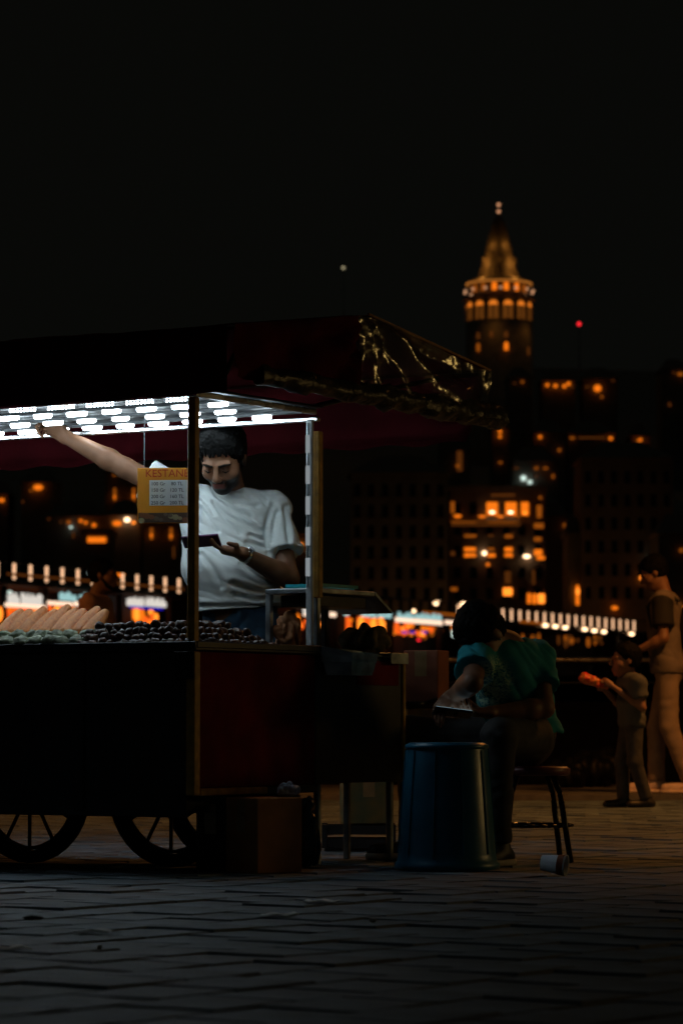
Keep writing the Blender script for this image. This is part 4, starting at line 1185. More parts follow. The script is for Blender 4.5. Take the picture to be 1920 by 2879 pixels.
# litter
def litter(px, py, label, sx, col):
    Y = PF * CAM_H / (py - HORIZON)
    w = G(px, Y, 0.006)
    m = MB().ball((0, 0, 0), 1.0, 8, 5)
    for v in m.v:
        d = 1 + 0.5*nz(v * 2.3 + Vector((px, 0, 0))); v.x *= sx*d; v.y *= sx*.7*d; v.z *= 0.006*d
    o = m.build('litter', pm('litter_%d' % px, col, 0.6), None, loc=w)
    tag(o, label, 'litter')
litter(1033, 2404, 'small pale scrap of paper on the ground under the cabinet', 0.014, (0.6, 0.6, 0.58))
litter(95, 2581, 'dark flat leaf on the lit paving at lower left', 0.028, (0.012, 0.012, 0.012))
litter(283, 2666, 'tiny pale chip on the paving between leaf and lower edge', 0.006, (0.5, 0.55, 0.5))
litter(1047, 2590, 'tiny white scrap on the paving in the lower middle', 0.010, (0.5, 0.5, 0.5))
# rubbish bags by the parapet
M_rub = pm('rubbish_bag_plastic', (0.006, 0.006, 0.006), 0.5, spec=0.2, bump=0.1, bs=16, bdist=.02)
sack('rubbish_bag', 'glossy black rubbish bag by the parapet right of the stool', G(1585, 25.8, 0.036), (0.20, 0.18, 0.10), M_rub, 0.10, 4, 'bag', 0.02, 5)
sack('rubbish_bag', 'shiny black rubbish bag slumped beside the child', G(1672, 26.2, 0.036), (0.24, 0.20, 0.15), M_rub, 0.10, 9, 'bag', 0.022, 4)

# flat white strips standing in for light glints on the paving
for (pa, pb, py, dp, rz, lb) in ((216, 345, 2622, 0.07, -0.5, 'pale painted glint on the lit paving at lower left'), (-20, 88, 2670, 0.06, 0.3, 'pale painted glint cut by the left edge on the paving'),
                         (738, 836, 2576, 0.08, 0.2, 'faint painted glint on the paving below the orange box'), (856, 950, 2538, 0.09, -0.2, 'thin painted glint on the paving in front of the dark cabinet')):
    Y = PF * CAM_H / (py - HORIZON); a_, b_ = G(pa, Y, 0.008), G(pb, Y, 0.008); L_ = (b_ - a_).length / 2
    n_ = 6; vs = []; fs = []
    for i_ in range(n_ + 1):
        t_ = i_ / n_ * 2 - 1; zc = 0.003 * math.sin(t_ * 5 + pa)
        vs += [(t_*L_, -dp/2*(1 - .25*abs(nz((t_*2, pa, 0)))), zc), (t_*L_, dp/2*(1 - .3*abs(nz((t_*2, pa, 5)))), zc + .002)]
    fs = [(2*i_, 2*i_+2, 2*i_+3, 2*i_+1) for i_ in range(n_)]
    o = link_mesh('glint_strip', mesh_of('glint_strip', vs, fs, True), pm('glint_white', (0.62, 0.68, 0.68), 0.7), None, (a_ + b_) / 2, (0, 0, rz))
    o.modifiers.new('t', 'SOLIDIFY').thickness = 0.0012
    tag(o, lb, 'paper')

# ================================================================== PEOPLE
M_skin = pm('skin_tan', (0.29, 0.145, 0.085), 0.48, var=0.12, vs=25, bump=0.12, bs=220, bdist=0.001, sss=0.15)
M_skin2 = pm('skin_brown', (0.28, 0.14, 0.085), 0.5, var=0.12, vs=25, bump=0.1, bs=200, bdist=0.001, sss=0.1)
M_hair = pm('black_hair', (0.004, 0.004, 0.004), 0.7, spec=0.08, bump=0.6, bs=260, bdist=0.003, var=.3)
M_brow = pm('dark_facial_hair', (0.010, 0.008, 0.006), 0.8, spec=0.1, bump=0.5, bs=300, bdist=0.002)
M_lip = pm('lip', (0.30, 0.11, 0.085), 0.5)
M_wshirt = pm('white_cotton', (0.68, 0.74, 0.74), 0.85, var=0.05, vs=8, bump=0.12, bs=350, bdist=0.001)
M_denim = pm('dark_blue_denim', (0.022, 0.075, 0.14), 0.85, var=0.25, vs=30, bump=0.2, bs=300, bdist=0.001)

def add_stubble(m):
    nt = m.node_tree; b = nt.nodes['Principled BSDF']; src = b.inputs['Base Color'].links[0].from_socket
    a = nt.nodes.new('ShaderNodeAttribute'); a.attribute_name = 'stubble'
    l = nt.nodes.new('ShaderNodeAttribute'); l.attribute_name = 'lip'
    tc = nt.nodes.new('ShaderNodeTexCoord'); n = nt.nodes.new('ShaderNodeTexNoise'); n.inputs['Scale'].default_value = 260
    nt.links.new(tc.outputs['Object'], n.inputs['Vector'])
    mr = nt.nodes.new('ShaderNodeMapRange'); mr.inputs['From Min'].default_value = 0.3; mr.inputs['From Max'].default_value = 0.6
    mr.inputs['To Min'].default_value = 0.93; mr.inputs['To Max'].default_value = 1.0
    nt.links.new(n.outputs['Fac'], mr.inputs['Value'])
    mu = nt.nodes.new('ShaderNodeMath'); mu.operation = 'MULTIPLY'; nt.links.new(a.outputs['Fac'], mu.inputs[0]); nt.links.new(mr.outputs[0], mu.inputs[1])
    m0 = nt.nodes.new('ShaderNodeMixRGB'); m0.inputs[2].default_value = (0.17, 0.055, 0.045, 1)
    nt.links.new(l.outputs['Fac'], m0.inputs[0]); nt.links.new(src, m0.inputs[1])
    m1 = nt.nodes.new('ShaderNodeMixRGB'); m1.inputs[2].default_value = (0.004, 0.003, 0.003, 1)
    nt.links.new(mu.outputs[0], m1.inputs[0]); nt.links.new(m0.outputs[0], m1.inputs[1]); nt.links.new(m1.outputs[0], b.inputs['Base Color'])
    return m
M_skinv = add_stubble(pm('skin_vendor', (0.205, 0.100, 0.056), 0.5, var=0.12, vs=25, bump=0.12, bs=220, bdist=0.001, sss=0.06, spec=0.25))

def hframe(fwd, up):
    y = Vector(fwd).normalized(); x = y.cross(Vector(up)).normalized(); z = x.cross(y).normalized()
    return Matrix((x, y, z)).transposed()

def head_prims(s, c, R, sc=1.0):
    c = Vector(c); A = np.array(R)
    def P(x, y, z): return c + R @ (Vector((x, y, z)) * sc)
    def E(p, r, k=0.02, op='u'): s.ell(P(*p), [q*sc for q in r], A, k*sc, op)
    def C_(a, b, ra, rb=None, k=0.015, op='u'): s.cap(P(*a), P(*b), ra*sc, None if rb is None else rb*sc, k*sc, None, op)
    E((0, -0.018, 0.035), (0.076, 0.096, 0.086), 0.02)
    E((0, 0.026, -0.028), (0.061, 0.066, 0.086), 0.03)
    E((0, 0.060, -0.092), (0.030, 0.028, 0.026), 0.03)
    for q in (-1, 1):
        E((q*0.046, 0.055, -0.028), (0.022, 0.026, 0.024), 0.025)
        E((q*0.033, 0.103, 0.004), (0.019, 0.016, 0.014), 0.012, 's')
        E((q*0.033, 0.076, 0.002), (0.015, 0.015, 0.013), 0.006)
        C_((q*0.014, 0.092, 0.022), (q*0.050, 0.078, 0.022), 0.0075, 0.007, 0.014)
        E((q*0.078, -0.006, -0.004), (0.009, 0.021, 0.033), 0.006)
        E((q*0.012, 0.104, -0.034), (0.009, 0.010, 0.008), 0.008)
    C_((0, 0.094, 0.012), (0, 0.116, -0.026), 0.008, 0.0125, 0.012)
    C_((-0.019, 0.092, -0.058), (0.019, 0.092, -0.058), 0.0075, None, 0.010)
    C_((-0.016, 0.090, -0.071), (0.016, 0.090, -0.071), 0.0085, None, 0.010)
    return P

def hand_prims(s, w, d, n, side, curl=0.35, sc=1.0, spread=0.0, tcurl=0.2, tout=0.7, tn2=None):
    x = Vector(d).normalized(); n = Vector(n); n = (n - x * n.dot(x)).normalized()
    t = n.cross(x).normalized(); t = t if t.dot(Vector(side)) > 0 else -t
    s.cap(w + x*0.005*sc, w + x*0.072*sc, 0.020*sc, 0.019*sc, 0.015*sc, (t, 0.50))
    for i, (L, r, off) in enumerate(((0.074, 0.0088, 0.030), (0.082, 0.0090, 0.0105), (0.076, 0.0086, -0.0095), (0.060, 0.0078, -0.0285))):
        p = w + x*(0.080 - abs(i-1)*0.004)*sc + t*off*sc
        cu = curl[i] if isinstance(curl, (list, tuple)) else curl * (1 + 0.08*i)
        a = 0.0
        for seg, f in enumerate((0.46, 0.30, 0.24)):
            a += cu * (0.8 if seg == 0 else 1.0)
            dv = (x*math.cos(a) + n*math.sin(a) + t*spread*(1.5-i)*0.1).normalized()
            q = p + dv * L * f * sc
            s.cap(p, q, r*sc, r*sc*0.93, 0.004*sc)
            p = q; r *= 0.95
    p = w + x*0.022*sc + t*0.026*sc
    dv = (x*0.75 + t*tout + n*tcurl).normalized()
    q = p + dv*0.040*sc; s.cap(p, q, 0.0125*sc, 0.0105*sc, 0.010*sc)
    dv2 = (x*0.95 + t*tout*0.3 + n*tcurl*1.3).normalized() if tn2 is None else (x*0.95 + t*0.1 + n*tn2).normalized()
    s.cap(q, q + dv2*0.034*sc, 0.0105*sc, 0.0085*sc, 0.004*sc)

def human(o, J, R, skin, h, sc=1.0, hands=None, head_sc=1.0, arm=1.0, legs=True, relax_it=1, beard=False):
    """one continuous body surface from joints J (world points)"""
    pts = [v for v in J.values()]
    lo = Vector([min(p[i] for p in pts) - 0.22*sc for i in range(3)]); hi = Vector([max(p[i] for p in pts) + 0.24*sc for i in range(3)])
    lo.z = max(lo.z, -0.01)
    s = SDF(lo, hi, h)
    side = (J['shL'] - J['shR']).normalized()
    mid = (J['shL'] + J['shR']) / 2
    s.cap(mid - (mid - J['belly'])*0.25, J['belly'], 0.100*sc, 0.092*sc, 0.03, (side, 0.66))
    s.cap(J['belly'], J['pelvis'], 0.092*sc, 0.10*sc, 0.03, (side, 0.68))
    s.cap(J['shL'], J['shR'], 0.050*sc, None, 0.05)
    s.cap(J['neck'], J['head'] + R @ Vector((0, -0.02, -0.04))*head_sc, 0.056*sc, 0.052*sc, 0.03)
    P = head_prims(s, J['head'], R, head_sc)
    for q in 'LR':
        s.cap(J['sh'+q], J['el'+q], 0.047*sc*arm, 0.038*sc*arm, 0.02)
        m = J['el'+q].lerp(J['wr'+q], 0.28)
        s.cap(J['el'+q], m, 0.037*sc*arm, 0.041*sc*arm, 0.02)
        s.cap(m, J['wr'+q], 0.041*sc*arm, 0.0255*sc*arm, 0.015)
        if legs:
            s.cap(J['hip'+q], J['kn'+q], 0.072*sc, 0.050*sc, 0.02)
            s.cap(J['kn'+q], J['an'+q], 0.048*sc, 0.032*sc, 0.02)
    for hd in (hands or []):
        hand_prims(s, **hd)
    ob = sdf_obj(s, 'body', skin, o, relax_it)
    if beard:
        me = ob.data; n = len(me.vertices); co = np.empty(n*3, np.float32); me.vertices.foreach_get('co', co)
        q = (co.reshape(-1, 3) + A3(o.location) - A3(J['head'])) @ np.array(R, np.float32) / head_sc
        x, y, z = np.abs(q[:, 0]), q[:, 1], q[:, 2]
        sm = lambda v, a, b: np.clip((v - a) / (b - a), 0, 1)
        jaw = sm(-z - 0.52*y + 0.004, 0.000, 0.012) * sm(y, -0.03, 0.0) * sm(z, -0.135, -0.118)
        mouth = sm(0.026 - x, 0, 0.006) * sm(0.0125 - np.abs(z + 0.065), 0, 0.004) * sm(y, 0.07, 0.085)
        mous = sm(0.034 - x, 0, 0.008) * sm(0.0085 - np.abs(z + 0.0485), 0, 0.004) * sm(y, 0.078, 0.09)
        under = sm(0.020 - x, 0, 0.008) * sm(-z, 0.079, 0.086) * sm(y, 0.05, 0.07)
        burn = sm(0.016 - np.abs(y - 0.012), 0, 0.008) * sm(z, -0.03, -0.01) * sm(0.06 - z, 0, 0.03) * sm(x, 0.05, 0.06)
        val = np.clip(np.maximum.reduce([jaw * (1 - mouth), mous, under, burn * .8]), 0, 1)
        val[np.linalg.norm(q, axis=1) > 0.17] = 0
        at = me.attributes.new('stubble', 'FLOAT', 'POINT'); at.data.foreach_set('value', val.astype(np.float32))
        lipv = (mouth * 1.0).astype(np.float32); lipv[np.linalg.norm(q, axis=1) > 0.17] = 0
        at = me.attributes.new('lip', 'FLOAT', 'POINT'); at.data.foreach_set('value', lipv)
    return P, ob

def bounds(pts, pad):
    return (Vector([min(p[i] for p in pts) - pad for i in range(3)]), Vector([max(p[i] for p in pts) + pad for i in range(3)]))

def shirt(o, name, J, mat, h, sc=1.0, sleeve=0.62, hem=None, hem_n=(0, 0, -1), puff=0.02, sl_r=(0.074, 0.084), disp=None, w=0.66, neck_cut=True, it=1):
    side = (J['shL'] - J['shR']).normalized(); mid = (J['shL'] + J['shR']) / 2
    ends = {q: J['sh'+q].lerp(J['el'+q], sleeve) for q in 'LR'}
    lo, hi = bounds([J['shL'], J['shR'], J['pelvis'], J['belly'], ends['L'], ends['R'], J['neck']], 0.25*sc)
    s = SDF(lo, hi, h)
    s.cap(mid - (mid - J['belly'])*0.22, J['belly'], (0.102 + puff)*sc, (0.096 + puff)*sc, 0.03, (side, w))
    s.cap(J['belly'], J['pelvis'], (0.096 + puff)*sc, (0.106 + puff)*sc, 0.03, (side, w + .02))
    s.cap(J['shL'], J['shR'], (0.048 + puff*.55)*sc, None, 0.05)
    s.cap(J['neck'].lerp(mid, 0.4), mid, (0.066)*sc, None, 0.04)
    for q in 'LR':
        d = (ends[q] - J['sh'+q])
        s.cap(J['sh'+q] - d*0.02, ends[q], sl_r[0]*sc, sl_r[1]*sc, 0.025, cut=True)
        s.ell(J['sh'+q], [(0.052 + puff*.8)*sc]*3, None, 0.03)
    if hem is not None: s.half(hem, hem_n, 0.006)
    if neck_cut:
        s.cap(J['neck'], J['neck'] + (J['neck'] - mid).normalized()*0.2 + Vector((0, 0, 0.1)), 0.062*sc, 0.085*sc, 0.01, None, 's')
    return sdf_obj(s, name, mat, o, it, disp)

def trousers(o, J, mat, h, sc=1.0, top=None, top_n=(0, 0, 1), r=(0.098, 0.080, 0.068), disp=None, name='trousers'):
    lo, hi = bounds([J['pelvis'], J['hipL'], J['hipR'], J['knL'], J['knR'], J['anL'], J['anR']], 0.2*sc)
    lo.z = max(lo.z, 0.0)
    s = SDF(lo, hi, h)
    side = (J['hipL'] - J['hipR']).normalized()
    up = (J['belly'] - J['pelvis']).normalized()
    s.cap(J['pelvis'] + up*0.10*sc, J['pelvis'] - up*0.03*sc, 0.104*sc, 0.112*sc, 0.03, (side, 0.68))
    for q in 'LR':
        s.cap(J['hip'+q], J['kn'+q], r[0]*sc, r[1]*sc, 0.03)
        s.cap(J['kn'+q], J['an'+q], r[1]*sc, r[2]*sc, 0.02, cut=True)
        s.ell(J['kn'+q], [r[1]*sc]*3, None, 0.02)
    if top is not None: s.half(top, top_n, 0.005)
    return sdf_obj(s, name, mat, o, 1, disp)

def shoe(o, ankle, toe_dir, mat, sc=1.0, h=0.007, sole=None, z0=0.0):
    d = Vector((toe_dir[0], toe_dir[1], 0)).normalized(); side = d.cross(Vector((0, 0, 1)))
    a = Vector((ankle.x, ankle.y, z0)); L = 0.20*sc
    lo, hi = bounds([a, a + d*L, a - d*0.07*sc, ankle], 0.10*sc)
    s = SDF(lo, hi, h)
    s.cap(a - d*0.045*sc + Vector((0, 0, 0.036*sc)), a + d*(L-.045*sc) + Vector((0, 0, 0.030*sc)), 0.040*sc, 0.036*sc, 0.02, (side, 0.92))
    s.cap(a + Vector((0, 0, 0.05*sc)), a + Vector((0, 0, 0.10*sc)), 0.044*sc, 0.042*sc, 0.03, cut=True)
    s.half(a + Vector((0, 0, 0.001)), (0, 0, -1), 0.004)
    so = sdf_obj(s, 'shoe', mat, o, 1)
    if sole:
        t = SDF(lo, hi, h)
        t.cap(a - d*0.045*sc + Vector((0, 0, 0.012)), a + d*(L-.045*sc) + Vector((0, 0, 0.012)), 0.046*sc, 0.043*sc, 0.01, (side, 0.92))
        t.half(a + Vector((0, 0, 0.001)), (0, 0, -1), 0.003); t.half(a + Vector((0, 0, 0.028)), (0, 0, 1), 0.003)
        sdf_obj(t, 'sole', sole, so if False else o, 1)
    return so

def hair(o, c, R, mat, h, sc=1.0, plane=((0, 0.070, 0.060), (0, 0.80, -0.60)), low=-0.05, puff=0.010, seed=0, top=0.0):
    c = Vector(c); A = np.array(R); P = lambda x, y, z: c + R @ (Vector((x, y, z)) * sc)
    s = SDF(c - Vector((.16, .16, .16))*sc, c + Vector((.16, .16, .18))*sc, h)
    s.ell(P(0, -0.018, 0.037 + top/2), [(0.076 + puff)*sc, (0.096 + puff)*sc, (0.086 + puff + top)*sc], A, 0.01)
    s.ell(P(0, -0.045, -0.025), [0.071*sc, 0.058*sc, 0.060*sc], A, 0.02)
    p, n = plane
    s.half(P(*p), R @ Vector(n), 0.006)
    for q in (-1, 1):
        s.half(P(q*0.074, 0.02, -0.012), R @ Vector((q*0.72, 0.50, -0.48)), 0.004)
    s.half(P(0, 0, low), R @ Vector((0, 0, -1)), 0.01)
    return sdf_obj(s, 'hair', mat, o, 1, lambda p_, n_: 0.0075*sc*(nz(Vector((p_.x*210, p_.y*210, p_.z*110)) + Vector((seed, 0, 0))) + .8*nz(p_*30)))

def strips(o, name, segs, mat, h=0.0028, pad=0.03, k=0.004):
    pts = [p for a, b, r1, r2 in segs for p in (a, b)]
    lo, hi = bounds(pts, pad)
    s = SDF(lo, hi, h)
    for a, b, r1, r2 in segs: s.cap(a, b, r1, r2, k)
    return sdf_obj(s, name, mat, o, 1)

# ------------------------------------------------------------------ the vendor
VY = 12.68
J = dict(head=U(627, 1288, 12.60), neck=U(652, 1392, 12.76), shL=U(766, 1426, 12.78), elL=U(812, 1626, 12.66), wrL=U(680, 1556, 12.46),
         shR=U(528, 1404, 12.72), elR=U(352, 1316, 12.74), wrR=U(185, 1228, 12.80), belly=U(648, 1610, 12.68), pelvis=U(690, 1790, 12.70),
         hipL=U(750, 1810, 12.74), hipR=U(636, 1810, 12.74))
for q, px in (('L', 748), ('R', 640)):
    J['kn'+q] = G(px, 12.80, 0.50); J['an'+q] = G(px, 12.84, 0.09)
vend = thing('person', 'standing bearded man in a white t-shirt looking down at his phone', 'person', G(694, 12.8))
RV = hframe((-0.22, -0.80, -0.56), (-0.10, -0.45, 0.9))
hdL = dict(w=J['wrL'], d=U(600, 1540, 12.42) - J['wrL'], n=Vector((-0.15, -0.25, 1.0)), side=Vector((0.0, 1.0, 0.3)) * -1, curl=[0.30, 0.34, 0.38, 0.42], tcurl=1.1, tout=0.6, tn2=0.05)
hdR = dict(w=J['wrR'], d=U(120, 1188, 12.83) - J['wrR'], n=Vector((-0.4, -0.6, -0.5)), side=Vector((0.3, 0, 1)), curl=0.75)
P, body = human(vend, J, RV, M_skinv, 0.0045, hands=[hdL, hdR], head_sc=1.07, arm=1.06, beard=True)
HS = 1.07
hair(vend, J['head'], RV, M_hair, 0.005, HS, plane=((0, 0.070, 0.066), (0, 0.86, -0.50)), low=-0.055, puff=0.012, top=0.014)
fr_ = []
for i_ in range(13):
    u_ = (i_ - 6) / 6.0; r_ = random.Random(i_ + 40)
    fr_.append((P(0.062*u_, 0.074 - 0.030*u_*u_, 0.078 - 0.006*u_*u_), P(0.060*u_ + r_.uniform(-.006, .006), 0.089 - 0.034*u_*u_, 0.058 + r_.uniform(-.012, .006) - 0.004*u_*u_), 0.011, 0.0035))
strips(vend, 'fringe', fr_, M_hair, 0.003, k=0.004)
segs = [(P(q*0.014, 0.101, 0.020), P(q*0.034, 0.100, 0.025), 0.0048, 0.0048) for q in (-1, 1)] + [(P(q*0.034, 0.100, 0.025), P(q*0.054, 0.083, 0.020), 0.0048, 0.003) for q in (-1, 1)]
strips(vend, 'eyebrow', segs[0::2], M_brow); strips(vend, 'eyebrow', segs[1::2], M_brow)
for q in (-1, 1):
    strips(vend, 'eyelash', [(P(q*0.021, 0.0915, -0.005), P(q*0.034, 0.0945, -0.008), 0.0022, 0.0026), (P(q*0.034, 0.0945, -0.008), P(q*0.047, 0.0865, -0.004), 0.0026, 0.002)], M_brow, 0.002)
def fold(p, ang, f, wl, seed, y=2.0):
    c, s_ = math.cos(ang), math.sin(ang)
    u = p.x*c + p.z*s_; v = -p.x*s_ + p.z*c
    a = nz(Vector((u*wl, v*f + 0.7*nz(Vector((u*5, v*6, seed))), p.y*y + seed)))
    return 2.6*abs(a)**0.7 - 1
shc = U(640, 1450, 12.6); wai = U(760, 1680, 12.6); arm_ = U(735, 1470, 12.6)
CREASE = [[(589,1353),(611,1391),(659,1433),(701,1451)], [(600,1412),(638,1448),(689,1472),(731,1492)], [(605,1418),(635,1463),(674,1495)],
 [(564,1427),(588,1463),(611,1492)], [(560,1388),(585,1418),(600,1445)], [(766,1412),(748,1463),(745,1507),(754,1552)], [(704,1478),(745,1494)],
 [(704,1503),(745,1514)], [(695,1524),(748,1536)], [(656,1641),(695,1656),(742,1665),(775,1653)], [(683,1585),(725,1617),(778,1644)],
 [(659,1674),(719,1688),(778,1680)], [(560,1706),(640,1706),(793,1703)], [(802,1418),(808,1478),(812,1516)], [(778,1436),(768,1480),(764,1520)], [(566,1560),(600,1600),(625,1650)], [(610,1380),(660,1412),(720,1420)], [(826,1440),(838,1490),(842,1520)]]
CSEG = []
for ln_ in CREASE:
    w3 = [U(a, b, 12.6) for a, b in ln_]
    for k_, (a, b) in enumerate(zip(w3[:-1], w3[1:])):
        CSEG.append((a.x, a.z, b.x - a.x, b.z - a.z, (b.x-a.x)**2 + (b.z-a.z)**2))
def creases(p, n):
    if n.y > 0.25: return 0.0
    best = 9.0
    for ax, az, dx, dz, L in CSEG:
        t = ((p.x-ax)*dx + (p.z-az)*dz) / L
        t = 0 if t < 0 else 1 if t > 1 else t
        d = math.hypot(p.x - ax - t*dx, p.z - az - t*dz)
        if d < best: best = d
    return -0.010*math.exp(-(best/0.0100)**2) + 0.003*math.exp(-((best-0.020)/0.014)**2)
def vdisp(p, n):
    hz = (p.z - 1.0) / 0.45
    chest = max(0, min(1, (p.z - 1.14) / 0.10)) * max(0.0, min(1, (1.50 - p.z) / 0.08))
    d = 0.0085 * chest * fold(p, -0.72, 27, 3.2, 1.5)
    lowr = max(0, min(1, (1.20 - p.z) / 0.10))
    d += 0.0085 * lowr * fold(p, -0.30, 26, 4.0, 8.1) * (0.45 + 0.8*max(0, min(1, (p.x + 0.46)/0.16)))
    d += 0.006 * max(0, 1 - (p - arm_).length/0.13) * fold(p, 0.1, 45, 6, 4.4)
    d += 0.004 * nz(p*9)
    sl = max(0, min(1, (p.x + 0.30) / 0.05))                           # sleeve: long soft pleats running down
    d = d*(1 - .6*sl) + sl*0.005*fold(p, -1.35, 30, 3.0, 3.3)
    return d*0.6 + creases(p, n)
J2 = dict(J); 
shirt(vend, 't_shirt', J2, M_wshirt, 0.0048, hem=U(650, 1716, 12.7), hem_n=(0.05, 0, -1), puff=0.018, sl_r=(0.066, 0.084), sleeve=0.66, disp=vdisp, w=0.60)
strips(vend, 'collar', [(P(0, 0, 0), P(0, 0, 0.001), 0.001, 0.001)], M_wshirt) if False else None
trousers(vend, J, M_denim, 0.009, top=U(650, 1690, 12.8), disp=lambda p, n: 0.006*fold(p, 0.9, 14, 3, 2))
for q in 'LR': shoe(vend, J['an'+q], (-0.2, -1), pm('dark_shoe', (0.03, 0.03, 0.032), 0.6))
wd = (J['elL'] - J['wrL']).normalized(); wc = J['wrL'] + wd*0.022
m = MB(); q_ = wd.orthogonal().normalized(); w_ = wd.cross(q_)
for j in range(2):
    for i in range(20):
        t = 2*math.pi*i/20
        m.v.append(wc + wd*(0.011*(2*j-1)) + (q_*math.cos(t) + w_*math.sin(t))*0.0318)
m.f = [(i, (i+1) % 20, 20+(i+1) % 20, 20+i) for i in range(20)]
wbase = vend.location
wt = link_mesh('wristwatch', mesh_of('wristwatch', [v - wbase for v in m.v], m.f, True), pm('watch_steel', (0.55, 0.5, 0.42), 0.22, 1.0), vend)
wt.modifiers.new('s', 'SOLIDIFY').thickness = 0.003
fn_ = Vector((-0.2, -0.75, 0.65)); fn_ = (fn_ - wd*fn_.dot(wd)).normalized()
MB().tube(wc + fn_*0.031 - wbase, wc + fn_*0.039 - wbase, 0.016, n=16).build('watch_face', pm('watch_glass', (0.5, 0.52, 0.55), 0.08, 0.8), wt)

# the phone he reads
pc = U(566, 1521, 12.41)
ph = thing('mobile_phone', 'dark purple phone held by the standing vendor', 'phone', pc)
Rp = hframe((0.96, -0.18, 0.06), (0.12, 0.55, 0.83))
def phone_mesh(root, R, mcase, mscreen, L=0.148, Wp=0.071, T=0.010):
    m = MB().box((-Wp/2, -L/2, -T/2), (Wp/2, L/2, T/2), bev=0.003); m.v = [R @ v for v in m.v]; m.build('case', mcase, root)
    m = MB().box((-Wp/2+.004, -L/2+.004, T/2+.0003), (Wp/2-.004, L/2-.004, T/2+.0012)); m.v = [R @ v for v in m.v]; m.build('screen', mscreen, root)
Rph = Matrix((Rp.col[0], Rp.col[1], Rp.col[2])).transposed()
phone_mesh(ph, Rph, pm('purple_phone_case', (0.10, 0.025, 0.10), 0.3), em('phone_screen', (0.7, 0.8, 1.0), 1.2, far=False))

# ------------------------------------------------------------------ the seated man
K = dict(head=U(1354, 1788, 12.36), neck=U(1428, 1812, 12.44), shR=U(1338, 1852, 12.32), elR=U(1328, 1920, 12.14), wrR=U(1268, 1958, 12.30),
         shL=U(1508, 1846, 12.54), elL=U(1530, 1992, 12.42), wrL=U(1378, 2004, 12.30), belly=U(1450, 1970, 12.54), pelvis=U(1474, 2062, 12.60),
         hipR=U(1478, 2072, 12.68), hipL=U(1486, 2078, 12.50), knR=U(1150, 2060, 12.86), anR=U(1160, 2390, 12.80), knL=U(1402, 2064, 12.14), anL=U(1402, 2390, 12.16))
K['anL'].z = 0.09; K['anR'].z = 0.09
seat = thing('person', 'man in a teal printed t-shirt sitting bent over his phone', 'person', Vector((K['pelvis'].x, K['pelvis'].y, 0)))
RS = hframe((-0.42, -0.40, -0.82), (-0.55, -0.45, 0.5))
h1 = dict(w=K['wrR'], d=U(1240, 1988, 12.25) - K['wrR'], n=Vector((0.1, 0.2, -1)), side=Vector((0.4, -1, 0)), curl=[0.35, 0.5, 0.55, 0.6], tcurl=0.5)
h2 = dict(w=K['wrL'], d=U(1300, 2002, 12.25) - K['wrL'], n=Vector((-0.1, -0.1, 1)), side=Vector((-0.3, 1, 0.2)), curl=[0.45, 0.5, 0.55, 0.6], tcurl=0.7)
P, _ = human(seat, K, RS, M_skin2, 0.006, hands=[h1, h2], head_sc=1.02)
hair(seat, K['head'], RS, M_hair, 0.006, 1.02, plane=((0, 0.074, 0.052), (0, 0.80, -0.60)), puff=0.010, seed=4)
M_teal = bpy.data.materials.new('teal_printed_cotton'); M_teal.use_nodes = True
nt = M_teal.node_tree; b = nt.nodes['Principled BSDF']; b.inputs['Roughness'].default_value = 0.85
tc = nt.nodes.new('ShaderNodeTexCoord'); mp = nt.nodes.new('ShaderNodeMapping'); nt.links.new(tc.outputs['Object'], mp.inputs[0])
pc_ = U(1372, 1915, 12.38) - Vector((K['pelvis'].x, K['pelvis'].y, 0))
mp.inputs['Location'].default_value = tuple(-v for v in pc_)
gr = nt.nodes.new('ShaderNodeVectorMath'); gr.operation = 'MULTIPLY'; gr.inputs[1].default_value = (9.5, 3.0, 9.0)
nt.links.new(mp.outputs[0], gr.inputs[0])
ln = nt.nodes.new('ShaderNodeVectorMath'); ln.operation = 'LENGTH'; nt.links.new(gr.outputs[0], ln.inputs[0])
mk = nt.nodes.new('ShaderNodeMapRange'); mk.inputs['From Min'].default_value = 1.0; mk.inputs['From Max'].default_value = 0.75; nt.links.new(ln.outputs['Value'], mk.inputs['Value'])
vo = nt.nodes.new('ShaderNodeTexNoise'); vo.inputs['Scale'].default_value = 42; vo.inputs['Detail'].default_value = 2; vo.inputs['Distortion'].default_value = 1.4
nt.links.new(mp.outputs[0], vo.inputs['Vector'])
ab = nt.nodes.new('ShaderNodeMath'); ab.operation = 'SUBTRACT'; ab.inputs[1].default_value = 0.5; nt.links.new(vo.outputs['Fac'], ab.inputs[0])
ab2 = nt.nodes.new('ShaderNodeMath'); ab2.operation = 'ABSOLUTE'; nt.links.new(ab.outputs[0], ab2.inputs[0])
st = nt.nodes.new('ShaderNodeMapRange'); st.inputs['From Min'].default_value = 0.085; st.inputs['From Max'].default_value = 0.05; nt.links.new(ab2.outputs[0], st.inputs['Value'])
mu = nt.nodes.new('ShaderNodeMath'); mu.operation = 'MULTIPLY'; nt.links.new(st.outputs[0], mu.inputs[0]); nt.links.new(mk.outputs[0], mu.inputs[1])
mx = nt.nodes.new('ShaderNodeMixRGB'); mx.inputs[1].default_value = (0.014, 0.32, 0.39, 1); mx.inputs[2].default_value = (0.55, 0.85, 0.65, 1)
nt.links.new(mu.outputs[0], mx.inputs[0]); nt.links.new(mx.outputs[0], b.inputs['Base Color'])
shirt(seat, 't_shirt', K, M_teal, 0.007, hem=K['pelvis'] + Vector((0, 0, 0.0)), hem_n=(0, 0, -1), puff=0.016, sl_r=(0.068, 0.080), sleeve=0.60,
      disp=lambda p, n: 0.0055*fold(p, -0.9, 24, 3, 5) + 0.003*fold(p, 0.5, 18, 4, 9))
M_grey = pm('dark_grey_cloth', (0.055, 0.055, 0.058), 0.85, var=.3, vs=25)
